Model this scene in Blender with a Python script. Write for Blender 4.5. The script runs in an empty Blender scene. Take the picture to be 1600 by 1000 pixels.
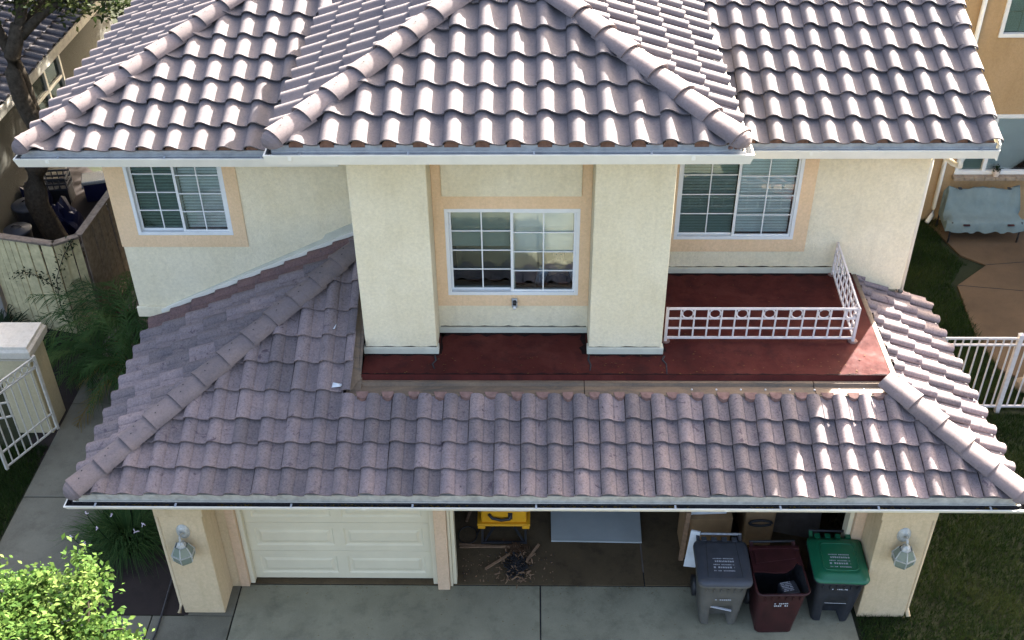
import bpy, bmesh, math, random
import numpy as np
from mathutils import Vector, Matrix
random.seed(7); rng = np.random.default_rng(7)
S = bpy.context.scene
COL = S.collection
rad = math.radians

# ------------------------------------------------------------------ camera
cam_d = bpy.data.cameras.new('camera'); cam = bpy.data.objects.new('camera', cam_d); COL.objects.link(cam); S.camera = cam
cam_d.sensor_width = 36; cam_d.lens = 1709.681*36/1600; cam_d.clip_start = .1; cam_d.clip_end = 2000
CP = Vector((0, -9.721, 11.409)); _t, _a, _r = rad(36.152), rad(-1.293), rad(-.692)
FW = Vector((math.sin(_a)*math.cos(_t), math.cos(_a)*math.cos(_t), -math.sin(_t)))
R0 = Vector((math.cos(_a), -math.sin(_a), 0)); U0 = R0.cross(FW)
RT = math.cos(_r)*R0+math.sin(_r)*U0; UP = -math.sin(_r)*R0+math.cos(_r)*U0
cam.matrix_world = Matrix(((RT.x, UP.x, -FW.x, CP.x), (RT.y, UP.y, -FW.y, CP.y), (RT.z, UP.z, -FW.z, CP.z), (0, 0, 0, 1)))

# ------------------------------------------------------------------ sky, sun, exposure
SUN_EL, SUN_AZ = 28.5, 32.5           # azimuth from +Y towards +X
W = bpy.data.worlds.new('World'); S.world = W; W.use_nodes = True
nt = W.node_tree; nt.nodes.clear()
sk = nt.nodes.new('ShaderNodeTexSky'); sk.sky_type = 'NISHITA'; sk.sun_disc = False
sk.sun_elevation = rad(SUN_EL); sk.sun_rotation = rad(SUN_AZ); sk.air_density = .8; sk.dust_density = 7.0; sk.ozone_density = .2
bg = nt.nodes.new('ShaderNodeBackground'); bg.inputs[1].default_value = .10
wo = nt.nodes.new('ShaderNodeOutputWorld'); nt.links.new(sk.outputs[0], bg.inputs[0]); nt.links.new(bg.outputs[0], wo.inputs[0])
sl = bpy.data.lights.new('sun', 'SUN'); sl.energy = 5.0; sl.angle = rad(.53); sl.color = (1, .96, .90)
so = bpy.data.objects.new('sun', sl); COL.objects.link(so)
SD = Vector((math.sin(rad(SUN_AZ))*math.cos(rad(SUN_EL)), math.cos(rad(SUN_AZ))*math.cos(rad(SUN_EL)), math.sin(rad(SUN_EL))))
so.rotation_euler = SD.to_track_quat('Z', 'Y').to_euler(); so.location = SD*40
S.view_settings.view_transform = 'Standard'; S.view_settings.look = 'None'; S.view_settings.gamma = 1; S.view_settings.use_curve_mapping = False
S.view_settings.exposure = 3.25
S.render.engine = 'CYCLES'
S.cycles.max_bounces = 8; S.cycles.diffuse_bounces = 4; S.cycles.transparent_max_bounces = 12; S.cycles.caustics_reflective = False; S.cycles.caustics_refractive = False
S.cycles.use_denoising = True

# ------------------------------------------------------------------ materials
class NT:
    def __init__(s, name):
        s.m = bpy.data.materials.new(name); s.m.use_nodes = True; s.t = s.m.node_tree; s.n = s.t.nodes
        s.b = s.n['Principled BSDF']; s.l = s.t.links
        s.pos = s.n.new('ShaderNodeNewGeometry').outputs['Position']
    def link(s, a, b): s.l.new(a, b)
    def mapv(s, scale=(1, 1, 1), vec=None):
        m = s.n.new('ShaderNodeMapping'); m.inputs['Scale'].default_value = scale; s.link(vec or s.pos, m.inputs[0]); return m.outputs[0]
    def noise(s, scale, detail=4, rough=.6, vec=None, dist=0):
        n = s.n.new('ShaderNodeTexNoise'); n.inputs['Scale'].default_value = scale; n.inputs['Detail'].default_value = detail
        n.inputs['Roughness'].default_value = rough; n.inputs['Distortion'].default_value = dist; s.link(vec or s.pos, n.inputs['Vector']); return n.outputs['Fac']
    def ramp(s, fac, stops):
        r = s.n.new('ShaderNodeValToRGB'); e = r.color_ramp.elements
        while len(e) < len(stops): e.new(.5)
        for i, (p, c) in enumerate(stops):
            e[i].position = p; e[i].color = (c, c, c, 1) if not hasattr(c, '__len__') else (*c[:3], 1)
        s.link(fac, r.inputs[0]); return r.outputs[0]
    def mix(s, fac, a, b, mode='MIX'):
        m = s.n.new('ShaderNodeMix'); m.data_type = 'RGBA'; m.blend_type = mode
        for sock, v in ((m.inputs[0], fac), (m.inputs[6], a), (m.inputs[7], b)):
            if hasattr(v, 'links'): s.link(v, sock)
            elif hasattr(v, '__len__'): sock.default_value = (*v[:3], 1)
            else: sock.default_value = v
        return m.outputs[2]
    def math(s, op, a, b=0):
        m = s.n.new('ShaderNodeMath'); m.operation = op
        for sock, v in ((m.inputs[0], a), (m.inputs[1], b)):
            if hasattr(v, 'links'): s.link(v, sock)
            else: sock.default_value = v
        return m.outputs[0]
    def bump(s, h, strength=.3, dist=.01):
        b = s.n.new('ShaderNodeBump'); b.inputs['Strength'].default_value = strength; b.inputs['Distance'].default_value = dist
        s.link(h, b.inputs['Height']); s.link(b.outputs[0], s.b.inputs['Normal'])
    def color(s, c):
        if hasattr(c, 'links'): s.link(c, s.b.inputs['Base Color'])
        else: s.b.inputs['Base Color'].default_value = (*c[:3], 1)
        return s
    def rough(s, r, spec=.3):
        if hasattr(r, 'links'): s.link(r, s.b.inputs['Roughness'])
        else: s.b.inputs['Roughness'].default_value = r
        s.b.inputs['Specular IOR Level'].default_value = spec
        return s

def simple(name, c, rough=.6, spec=.3, var=.15, scale=8, metal=0, bumps=0):
    t = NT(name); n = t.noise(scale, 5, .65)
    lo = tuple(x*(1-var) for x in c); hi = tuple(min(1, x*(1+var)) for x in c)
    t.color(t.ramp(n, ((.3, lo), (.7, hi)))).rough(rough, spec); t.b.inputs['Metallic'].default_value = metal
    if bumps: t.bump(t.noise(scale*12, 3), bumps, .004)
    return t.m

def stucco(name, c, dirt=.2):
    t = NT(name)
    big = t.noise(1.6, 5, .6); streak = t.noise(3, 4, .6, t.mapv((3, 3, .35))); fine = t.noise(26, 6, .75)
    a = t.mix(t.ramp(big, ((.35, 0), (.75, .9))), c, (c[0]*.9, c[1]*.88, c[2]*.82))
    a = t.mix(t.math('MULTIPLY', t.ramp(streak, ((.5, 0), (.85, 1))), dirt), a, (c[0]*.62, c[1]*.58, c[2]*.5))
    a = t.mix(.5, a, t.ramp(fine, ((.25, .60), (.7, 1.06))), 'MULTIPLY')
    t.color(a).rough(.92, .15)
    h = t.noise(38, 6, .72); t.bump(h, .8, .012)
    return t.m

def tile_mat(name, c1, c2, stain, attr=None):
    t = NT(name)
    if attr:
        at = t.n.new('ShaderNodeAttribute'); at.attribute_name = 'tone'; tone = at.outputs['Fac']
    else: tone = t.n.new('ShaderNodeObjectInfo').outputs['Random']
    base = t.mix(tone, c1, c2)
    n1 = t.noise(3.2, 5, .65); n2 = t.noise(40, 5, .85); n3 = t.noise(9, 5, .7, dist=.6)
    base = t.mix(.75, base, t.ramp(n1, ((.3, (.70, .71, .78)), (.7, (1.14, 1.06, 1.02)))), 'MULTIPLY')
    base = t.mix(.8 if stain > .5 else .4, base, t.ramp(n2, ((.32, .42), (.5, .98), (.68, 1.32))), 'MULTIPLY')
    st = t.ramp(n3, ((.60, 0), (.68, 1)))
    base = t.mix(t.math('MULTIPLY', st, stain), base, (.075, .055, .065))
    # old water marks that run down the slope, here and there
    n4 = t.ramp(t.noise(2.3, 6, .75, t.mapv((4, .8, .8))), ((.58, 0), (.7, 1)))
    base = t.mix(t.math('MULTIPLY', n4, stain*.5), base, (.17, .15, .16))
    t.color(base).rough(.85, .25)
    t.bump(t.noise(160, 3, .7), .35, .003)
    return t.m

def concrete(name, c, crack=.5):
    t = NT(name)
    n1 = t.noise(.9, 7, .65); n2 = t.noise(90, 3, .7); n3 = t.noise(2.6, 7, .72, dist=.15)
    a = t.ramp(n1, ((.3, tuple(x*.72 for x in c)), (.7, tuple(x*1.15 for x in c))))
    a = t.mix(t.math('MULTIPLY', t.ramp(n3, ((.50, 0), (.70, 1))), crack), a, tuple(x*.42 for x in c))
    n5 = t.noise(7, 7, .8); a = t.mix(t.math('MULTIPLY', t.ramp(n5, ((.60, 0), (.68, 1))), crack*.8), a, tuple(x*.5 for x in c))
    a = t.mix(.6, a, t.ramp(n2, ((.3, .7), (.7, 1.12))), 'MULTIPLY')
    t.color(a).rough(.9, .2); t.bump(n2, .3, .004)
    return t.m

M = {}
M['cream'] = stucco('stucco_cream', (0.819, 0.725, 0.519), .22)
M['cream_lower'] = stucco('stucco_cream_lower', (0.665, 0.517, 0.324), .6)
M['tan'] = stucco('stucco_tan', (0.834, 0.594, 0.365), .18)
M['peach'] = stucco('trim_peach', (0.683, 0.483, 0.319), .12)
M['band'] = simple('painted_band', (0.534, 0.512, 0.407), .7, .25, .1, 5, bumps=.15)
M['tile'] = tile_mat('tile_concrete', (.112, .100, .101), (.155, .136, .133), .4)
M['tile_rest'] = tile_mat('tile_concrete_rest', (.112, .100, .101), (.155, .136, .133), .4, True)
M['tile_low'] = tile_mat('tile_weathered', (.142, .120, .118), (.240, .193, .186), .95)
M['tile_low_rest'] = tile_mat('tile_weathered_rest', (.142, .120, .118), (.240, .193, .186), .95, True)
M['tile_red'] = tile_mat('tile_reddish', (.125, .080, .072), (.170, .105, .093), .7)
M['hip'] = tile_mat('hip_concrete', (.150, .124, .117), (.19, .156, .147), .45)
M['tile_dark'] = tile_mat('tile_neighbour', (.07, .066, .07), (.12, .11, .11), .6)
M['under'] = simple('roof_felt', (.05, .042, .04), .95, .1)
M['mortar'] = simple('orange_mortar', (0.179, 0.097, 0.067), .95, .1, .35, 20, bumps=.5)
M['mortar_pink'] = simple('pink_mortar', (.20, .12, .10), .95, .1, .3, 14, bumps=.5)
M['gut'] = simple('gutter_white', (0.721, 0.680, 0.576), .45, .4, .06, 4)
M['gutin'] = simple('gutter_inside', (0.322, 0.325, 0.324), .6, .4, .25, 6)
M['muck'] = simple('gutter_muck', (.03, .028, .03), .8, .3, .6, 30)
M['fascia'] = simple('fascia_paint', (0.396, 0.374, 0.324), .7, .3, .25, 10)
M['galv'] = simple('galvanised', (.42, .44, .46), .5, .5, .2, 20, .4)
M['white'] = simple('white_vinyl', (0.680, 0.689, 0.672), .4, .4, .05, 6)
M['rail'] = simple('white_painted_steel', (0.637, 0.574, 0.544), .5, .35, .12, 15)
M['gate'] = simple('cream_painted_iron', (.50, .455, .375), .6, .3, .15, 12)
M['blind'] = simple('blind_vinyl', (.88, .90, .86), .6, .3, .06, 5)
M['door'] = simple('door_cream', (0.654, 0.577, 0.408), .5, .3, .05, 2)
M['room'] = simple('room_paint', (.30, .27, .22), .9, .2, .1, 2)
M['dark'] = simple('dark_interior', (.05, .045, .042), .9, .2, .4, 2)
M['beige_in'] = simple('beige_panel', (.62, .52, .36), .9, .2, .06, 3)
M['black'] = simple('black_plastic', (.022, .022, .024), .5, .4, .3, 20)
M['yellow'] = simple('yellow_case', (0.640, 0.315, 0.014), .45, .4, .1, 6)
M['sheet'] = simple('grey_board', (0.353, 0.378, 0.365), .7, .3, .08, 2)
M['card'] = simple('cardboard', (0.252, 0.156, 0.078), .9, .15, .15, 6)
M['paper'] = simple('pale_paper', (.60, .62, .63), .8, .2, .12, 5)
M['wood'] = simple('raw_lath', (.24, .15, .09), .85, .2, .25, 20)
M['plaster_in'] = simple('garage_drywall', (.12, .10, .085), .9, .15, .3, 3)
M['soil'] = concrete('soil', (0.027, 0.020, 0.017), .7)
M['conc'] = concrete('drive_concrete', (0.231, 0.220, 0.154), .55)
M['walk'] = concrete('walk_concrete', (0.140, 0.132, 0.099), .5)
M['patio'] = concrete('patio_concrete', (0.115, 0.074, 0.041), .2)
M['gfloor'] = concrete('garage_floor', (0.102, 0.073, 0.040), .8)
M['street'] = concrete('asphalt', (0.110, 0.110, 0.112), .2)
M['joint'] = simple('joint_dark', (.03, .03, .03), .9, .1)
M['nbwall'] = stucco('neighbour_stucco', (0.448, 0.294, 0.150), .3)
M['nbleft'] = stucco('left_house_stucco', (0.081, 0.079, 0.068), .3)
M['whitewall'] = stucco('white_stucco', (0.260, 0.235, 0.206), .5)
M['pillarst'] = stucco('pillar_stucco', (0.555, 0.469, 0.300), .4)
M['pillarcap'] = stucco('cap_concrete', (0.594, 0.535, 0.445), .7)
M['fence_b'] = simple('fence_beige', (0.468, 0.395, 0.221), .8, .2, .25, 7, bumps=.3)
M['fence_g'] = simple('fence_weathered', (0.163, 0.127, 0.096), .9, .15, .35, 12, bumps=.4)
M['bark'] = simple('bark', (0.045, 0.035, 0.024), .95, .15, .45, 14, bumps=.9)
M['bin_grey'] = simple('bin_grey', (0.105, 0.099, 0.085), .5, .35, .15, 7, bumps=.1)
M['lid_grey'] = simple('lid_slate', (0.045, 0.049, 0.058), .5, .4, .15, 7, bumps=.1)
M['bin_red'] = simple('bin_maroon', (0.034, 0.008, 0.009), .5, .35, .35, 6, bumps=.1)
M['bin_navy'] = simple('bin_navy', (0.021, 0.023, 0.028), .5, .35, .35, 8, bumps=.1)
M['lid_green'] = simple('lid_green', (0.007, 0.102, 0.047), .4, .45, .12, 5)
M['print'] = simple('white_print', (0.372, 0.384, 0.408), .7, .2, .2, 60)
M['cover'] = simple('blue_cover', (0.139, 0.178, 0.170), .85, .2, .12, 5, bumps=.3)
M['blue'] = simple('blue_plastic', (0.004, 0.006, 0.035), .5, .4, .25, 5)
M['brown'] = simple('brown_box', (0.072, 0.036, 0.016), .7, .3, .3, 8)
M['stone'] = simple('beige_stone', (0.280, 0.211, 0.144), .9, .2, .3, 9, bumps=.6)
M['lampmetal'] = simple('lamp_metal', (.42, .42, .38), .45, .4, .25, 40, .2)
M['frost'] = simple('frosted_glass', (.17, .20, .155), .25, .5, .08, 10)
M['skin'] = simple('skin', (.45, .28, .20), .6, .3, .08, 10)
M['shirt'] = simple('dark_shirt', (.035, .03, .05), .9, .2, .2, 10)
M['sleeve'] = simple('patterned_sleeve', (.45, .56, .66), .9, .2, .5, 30)
M['hair'] = simple('grey_hair', (.50, .48, .44), .8, .3, .15, 40)
M['nbframe'] = simple('neighbour_frame', (.70, .67, .60), .5, .3, .06, 5)
M['greyscreen'] = simple('screen_dark', (.05, .06, .055), .6, .3, .2, 5)
M['pot'] = simple('terracotta_pot', (.62, .50, .40), .8, .2, .15, 20)
M['flower'] = simple('pale_flower', (.55, .48, .52), .8, .2, .15, 20)

def deck_mat():
    t = NT('red_membrane')
    n = t.noise(1.4, 6, .65, dist=.5); n2 = t.noise(6, 5, .7)
    a = t.ramp(n, ((.30, (.040, .0085, .0070)), (.50, (.066, .0130, .0100)), (.70, (.095, .025, .018))))
    a = t.mix(t.math('MULTIPLY', t.ramp(n2, ((.50, 0), (.68, 1))), .6), a, (.030, .012, .011))
    a = t.mix(.4, a, t.ramp(t.noise(70, 3), ((.3, .75), (.7, 1.1))), 'MULTIPLY')
    t.color(a).rough(t.ramp(n2, ((.3, .68), (.7, .95))), .12); t.bump(t.noise(30, 4), .25, .004)
    return t.m
M['deck'] = deck_mat()
def flash_mat():
    t = NT('weathered_flashing')
    n = t.noise(2.2, 6, .7, t.mapv((1, 4, 4)), .6)
    a = t.ramp(n, ((.3, (.09, .08, .065)), (.5, (.16, .115, .08)), (.7, (.22, .155, .10))))
    a = t.mix(.5, a, t.ramp(t.noise(40, 4), ((.3, .7), (.7, 1.1))), 'MULTIPLY')
    t.color(a).rough(.75, .3); t.bump(t.noise(25, 4), .3, .004)
    return t.m
M['flash'] = flash_mat()

def glass_mat(name, tint, refl=1.0):
    m = bpy.data.materials.new(name); m.use_nodes = True; t = m.node_tree; t.nodes.clear()
    o = t.nodes.new('ShaderNodeOutputMaterial'); mx = t.nodes.new('ShaderNodeMixShader'); tr = t.nodes.new('ShaderNodeBsdfTransparent'); gl = t.nodes.new('ShaderNodeBsdfGlossy')
    fr = t.nodes.new('ShaderNodeFresnel'); fr.inputs[0].default_value = 1.7
    mu = t.nodes.new('ShaderNodeMath'); mu.operation = 'MULTIPLY'; mu.inputs[1].default_value = refl
    tr.inputs[0].default_value = (*tint, 1); gl.inputs['Roughness'].default_value = .015
    t.links.new(fr.outputs[0], mu.inputs[0]); t.links.new(mu.outputs[0], mx.inputs[0]); t.links.new(tr.outputs[0], mx.inputs[1]); t.links.new(gl.outputs[0], mx.inputs[2]); t.links.new(mx.outputs[0], o.inputs[0])
    return m
M['glass'] = glass_mat('window_glass', (.95, 1.0, .99), 1.0)
M['screen'] = glass_mat('screened_glass', (.66, .74, .72), .8)

def leaf_mat(name, c1, c2, c3, transl=.4):
    t = NT(name)
    at = t.n.new('ShaderNodeAttribute'); at.attribute_name = 'tone'
    c = t.ramp(at.outputs['Fac'], ((0, c1), (.5, c2), (1, c3)))
    t.color(c).rough(.7, .12)
    tl = t.n.new('ShaderNodeBsdfTranslucent'); t.link(c, tl.inputs[0])
    mx = t.n.new('ShaderNodeMixShader'); mx.inputs[0].default_value = transl
    out = t.n['Material Output']; t.link(t.b.outputs[0], mx.inputs[1]); t.link(tl.outputs[0], mx.inputs[2]); t.link(mx.outputs[0], out.inputs[0])
    return t.m
M['leaf_lime'] = leaf_mat('leaf_lime', (.014, .042, .006), (.058, .115, .018), (.19, .25, .065), .45)
M['leaf_olive'] = leaf_mat('leaf_olive', (.015, .028, .008), (.04, .052, .013), (.085, .09, .026), .35)
M['leaf_palm'] = leaf_mat('leaf_palm', (.022, .055, .016), (.045, .095, .026), (.085, .13, .036), .35)
M['leaf_dry'] = leaf_mat('leaf_dry', (.10, .065, .016), (.19, .13, .03), (.26, .18, .06), .35)
M['leaf_dark'] = leaf_mat('leaf_dark', (.008, .016, .006), (.015, .028, .010), (.03, .045, .018), .25)
M['grass'] = leaf_mat('grass_blade', (.016, .032, .007), (.029, .053, .011), (.062, .075, .022), .3)

# ------------------------------------------------------------------ mesh building
def V3(*a): return Vector(a)
class MB:
    def __init__(s): s.v = []; s.f = []; s.m = []; s.sm = []
    def add(s, vs, fs, m=0, smooth=False):
        o = len(s.v); s.v += [tuple(p) for p in vs]
        for f in fs: s.f.append(tuple(o+i for i in f)); s.m.append(m); s.sm.append(smooth)
        return s
    def box(s, x0, x1, y0, y1, z0, z1, m=0):
        p = [(x, y, z) for z in (z0, z1) for y in (y0, y1) for x in (x0, x1)]
        return s.add(p, [(0, 2, 3, 1), (4, 5, 7, 6), (0, 1, 5, 4), (2, 6, 7, 3), (0, 4, 6, 2), (1, 3, 7, 5)], m)
    def bar(s, a, b, w, h, m=0, up=(0, 0, 1)):
        a, b = Vector(a), Vector(b); d = (b-a).normalized(); u = Vector(up)
        if abs(d.dot(u)) > .98: u = Vector((0, 1, 0))
        r = d.cross(u).normalized(); q = r.cross(d)
        p = [c+r*(i*w/2)+q*(j*h/2) for c in (a, b) for j in (-1, 1) for i in (-1, 1)]
        return s.add(p, [(0, 2, 3, 1), (4, 5, 7, 6), (0, 1, 5, 4), (2, 6, 7, 3), (0, 4, 6, 2), (1, 3, 7, 5)], m)
    def tube(s, pts, r, n=8, m=0, closed=False):
        pts = [Vector(p) for p in pts]; k = len(pts); rs = r if hasattr(r, '__len__') else [r]*k; vs = []; fs = []
        for i, p in enumerate(pts):
            d = (pts[(i+1) % k]-pts[i-1]) if closed else (pts[min(i+1, k-1)]-pts[max(i-1, 0)])
            d.normalize(); u = Vector((0, 0, 1)) if abs(d.z) < .95 else Vector((1, 0, 0))
            a = d.cross(u).normalized(); b = a.cross(d)
            vs += [p+(a*math.cos(2*math.pi*j/n)+b*math.sin(2*math.pi*j/n))*rs[i] for j in range(n)]
        for i in range(k if closed else k-1):
            for j in range(n):
                i2 = (i+1) % k; fs.append((i*n+j, i*n+(j+1) % n, i2*n+(j+1) % n, i2*n+j))
        if not closed: fs += [tuple(range(n))[::-1], tuple((k-1)*n+j for j in range(n))]
        return s.add(vs, fs, m, True)
    def prism(s, poly, vec, m=0):
        n = len(poly); vec = Vector(vec); p = [Vector(q) for q in poly]; p += [q+vec for q in p]
        return s.add(p, [tuple(range(n))[::-1], tuple(range(n, 2*n))]+[(i, (i+1) % n, n+(i+1) % n, n+i) for i in range(n)], m)
    def ring(s, x0, x1, z0, z1, w, y0, y1, m=0):     # a flat rectangular frame, one piece
        o = [(x0, z0), (x1, z0), (x1, z1), (x0, z1)]; i = [(x0+w, z0+w), (x1-w, z0+w), (x1-w, z1-w), (x0+w, z1-w)]
        vs = [(a, y, b) for y in (y0, y1) for l in (o, i) for a, b in l]; fs = []
        for k in range(4):
            j = (k+1) % 4
            fs += [(k, j, 4+j, 4+k), (8+k, 12+k, 12+j, 8+j), (k, 8+k, 8+j, j), (4+k, 4+j, 12+j, 12+k)]
        return s.add(vs, fs, m)
    def loft(s, rings, m=0, cap=True, smooth=True):
        n = len(rings[0]); vs = [p for r in rings for p in r]; fs = []
        for i in range(len(rings)-1):
            for j in range(n): fs.append((i*n+j, i*n+(j+1) % n, (i+1)*n+(j+1) % n, (i+1)*n+j))
        s.add(vs, fs, m, smooth)
        if cap: s.add(rings[0], [tuple(range(n))[::-1]], m); s.add(rings[-1], [tuple(range(n))], m)
        return s
    def mesh(s, name, mats):
        me = bpy.data.meshes.new(name); me.from_pydata(s.v, [], s.f)
        for mt in (mats if isinstance(mats, (list, tuple)) else [mats]): me.materials.append(M[mt] if isinstance(mt, str) else mt)
        me.polygons.foreach_set('material_index', s.m); me.polygons.foreach_set('use_smooth', s.sm)
        bm = bmesh.new(); bm.from_mesh(me); bmesh.ops.recalc_face_normals(bm, faces=bm.faces); bm.to_mesh(me); bm.free()
        me.update(); return me
    def build(s, name, mats, parent=None, bevel=0, loc=None):
        return link(name, s.mesh(name, mats), parent, bevel, loc)
def link(name, me, parent=None, bevel=0, loc=None):
    o = bpy.data.objects.new(name, me); COL.objects.link(o)
    if parent is not None: o.parent = parent
    if loc is not None: o.location = loc
    if bevel:
        b = o.modifiers.new('bevel', 'BEVEL'); b.width = bevel; b.segments = 2; b.limit_method = 'ANGLE'; b.angle_limit = rad(40)
    return o
def tag(o, label=None, cat=None, group=None, kind=None):
    for k, v in (('label', label), ('category', cat), ('group', group), ('kind', kind)):
        if v: o[k] = v
    return o
def thing(name, label, cat, loc=(0, 0, 0), rz=0, group=None):
    o = bpy.data.objects.new(name, None); COL.objects.link(o); o.location = loc; o.rotation_euler = (0, 0, rz); o.empty_display_size = .2
    return tag(o, label, cat, group)
def copy_tree(o, parent=None):
    c = o.copy(); COL.objects.link(c)
    if parent is not None: c.parent = parent
    for ch in list(o.children): copy_tree(ch, c)
    return c
def dup(o, parent=None, loc=None):
    c = o.copy(); COL.objects.link(c)
    if parent is not None: c.parent = parent
    if loc is not None: c.location = loc
    return c
def Bx(*a, name='part', mats='cream', parent=None, bevel=0):
    return MB().box(*a).build(name, mats, parent, bevel)
def raw_mesh(name, verts, faces, mats, tone=None, k=4):
    me = bpy.data.meshes.new(name); n = len(verts); nf = len(faces)
    me.vertices.add(n); me.vertices.foreach_set('co', np.asarray(verts, np.float32).ravel())
    f = np.asarray(faces, np.int32); me.loops.add(nf*k); me.loops.foreach_set('vertex_index', f.ravel())
    me.polygons.add(nf); me.polygons.foreach_set('loop_start', np.arange(nf, dtype=np.int32)*k)
    if tone is not None:
        at = me.attributes.new('tone', 'FLOAT', 'POINT'); at.data.foreach_set('value', np.asarray(tone, np.float32))
    me.materials.append(M[mats]); me.update(calc_edges=True); me.validate(); return me

# ------------------------------------------------------------------ the setting: ground
def sheet(name, poly, z, mat, kind='structure'):
    o = MB().add([(x, y, z) for x, y in poly], [tuple(range(len(poly)))]).build(name, mat); o['kind'] = kind; return o
def rect(x0, x1, y0, y1): return [(x0, y0), (x1, y0), (x1, y1), (x0, y1)]
M['lawn'] = concrete('lawn_ground', (.024, .028, .012), .6)
sheet('ground', rect(-900, 900, -900, 900), -.02, 'lawn')
def slab(name, poly, z1, mat, z0=-.019):
    o = MB().prism([(x, y, z0) for x, y in poly], (0, 0, z1-z0)).build(name, mat, None, .008); o['kind'] = 'structure'; return o
# driveway in slabs with open joints between
drive = bpy.data.objects.new('driveway', None); COL.objects.link(drive); drive['kind'] = 'structure'
sheet('driveway_joint_bed', rect(-3.86, 4.13, -12, 6), -.012, 'joint').parent = drive
for x0, x1 in ((-3.85, .105), (.125, 4.12)):
    for y0, y1 in ((-3.2, -.085), (-6.3, -3.22), (-9.4, -6.32), (-12, -9.42)):
        MB().box(x0, x1, y0, y1, -.011, 0).build('concrete_slab', 'conc', drive, .006)
gf = [(-3.95, -1.15), (-1.13, 1.49), (1.505, 4.7)]
for x0, x1 in gf:
    MB().box(x0, x1, -.07, 6, -.011, .004).build('garage_slab', 'gfloor', drive, .005)
wk = bpy.data.objects.new('side_walk', None); COL.objects.link(wk); wk['kind'] = 'structure'
for y0, y1 in ((-3.4, -.62), (-.605, 1.50), (1.515, 3.58), (3.595, 5.6), (5.615, 9)):
    MB().add([], []).prism([(-7.40, y0, -.019), (-6.12, y0, -.019), (-6.12, y1, -.019), (-7.40, y1, -.019)], (0, 0, .022)).build('concrete_slab', 'walk', wk, .006)
for x0, x1 in ((-6.105, -4.92), (-4.905, -3.87)):
    MB().box(x0, x1, -2.0, -.61, -.019, .002).build('concrete_slab', 'walk', wk, .006)
MB().box(-4.5, -3.868, -.60, .2, -.019, .0).build('concrete_slab', 'walk', wk, .004)
sheet('planting_soil', rect(-6.11, -4.45, -.6, 9), .002, 'soil')
sheet('street', rect(-60, 60, -28, -15), -.014, 'street')
sheet('pavement', rect(-60, 60, -15, -12.5), -.012, 'walk')
pt = [(7.8, 9.6), (8.16, 7.98), (8.54, 7.64), (7.79, 6.96), (7.62, 5.44), (7.72, 4.5), (8.3, 4.0), (12, 4.0), (12, 9.6)]
slab('patio', pt, .02, 'patio')
for a, b in (((7.79, 6.96), (12, 6.3)), ((8.54, 7.64), (12, 8.1)), ((7.7, 5.2), (10.5, 5.5))):
    o = MB().bar((*a, .0215), (*b, .0215), .012, .004).build('patio_joint', 'joint'); o['kind'] = 'structure'
sheet('left_yard_soil', [(-9.5, 5.0), (-7.41, 3.5), (-7.41, 9), (-12, 14), (-12, 5)], -.012, 'soil')
sheet('strip_soil', rect(-7.75, -7.405, 2.2, 5), -.010, 'soil')

def grass(name, n, rects, h=(.04, .09), avoid=None):
    areas = np.array([(b-a)*(d-c) for a, b, c, d in rects]); which = rng.choice(len(rects), n, p=areas/areas.sum())
    R = np.array(rects)[which]; x = rng.uniform(R[:, 0], R[:, 1]); y = rng.uniform(R[:, 2], R[:, 3])
    if avoid is not None:
        k = ~avoid(x, y); x, y = x[k], y[k]; n = len(x)
    cl = np.sin(x*3.1+np.sin(y*2.3)*2)*np.sin(y*2.7+1.3*np.sin(x*1.9))
    hh = rng.uniform(h[0], h[1], n)*(1+.35*cl); an = rng.uniform(0, 6.283, n); w = rng.uniform(.004, .008, n); ln = rng.uniform(.2, 1.1, n)*hh; la = rng.uniform(0, 6.283, n)
    z0 = np.full(n, -.019)
    a = np.stack([x-np.cos(an)*w, y-np.sin(an)*w, z0], 1); b = np.stack([x+np.cos(an)*w, y+np.sin(an)*w, z0], 1)
    c = np.stack([x+np.cos(la)*ln, y+np.sin(la)*ln, hh], 1)
    v = np.stack([a, b, c], 1).reshape(-1, 3); f = np.arange(3*n).reshape(n, 3)
    pt_ = np.sin(x*1.3+y*.7)*np.sin(y*1.7-x*.6)+.5*np.sin(x*6.1)*np.sin(y*5.3); tone = np.repeat(np.clip(.42+.28*cl+.22*pt_+rng.normal(0, .24, n), 0, 1), 3)
    return tag(link(name, raw_mesh(name, v, f, 'grass', tone, 3)), kind='stuff')
o = grass('front_lawn_grass', 90000, [(4.16, 9.5, -3.0, 3.4)]); tag(o, 'dull green lawn beside the right garage pillar', 'grass')
o = grass('back_lawn_grass', 60000, [(5.1, 9, 3.5, 9.3)], (.05, .11), lambda x, y: (x > 7.7+np.maximum(0, np.minimum(y-7.0, 8.3-y))*.6*(y > 6.96)+np.where(y > 7.64, (9.4-y)*-.2+.45, 0)) & (y > 4.0)); tag(o, 'dark green grass strip beside the patio', 'grass')
o = grass('left_lawn_grass', 60000, [(-11, -7.43, -1.0, 2.6)]); tag(o, 'dull green lawn left of the side walk', 'grass')

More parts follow.
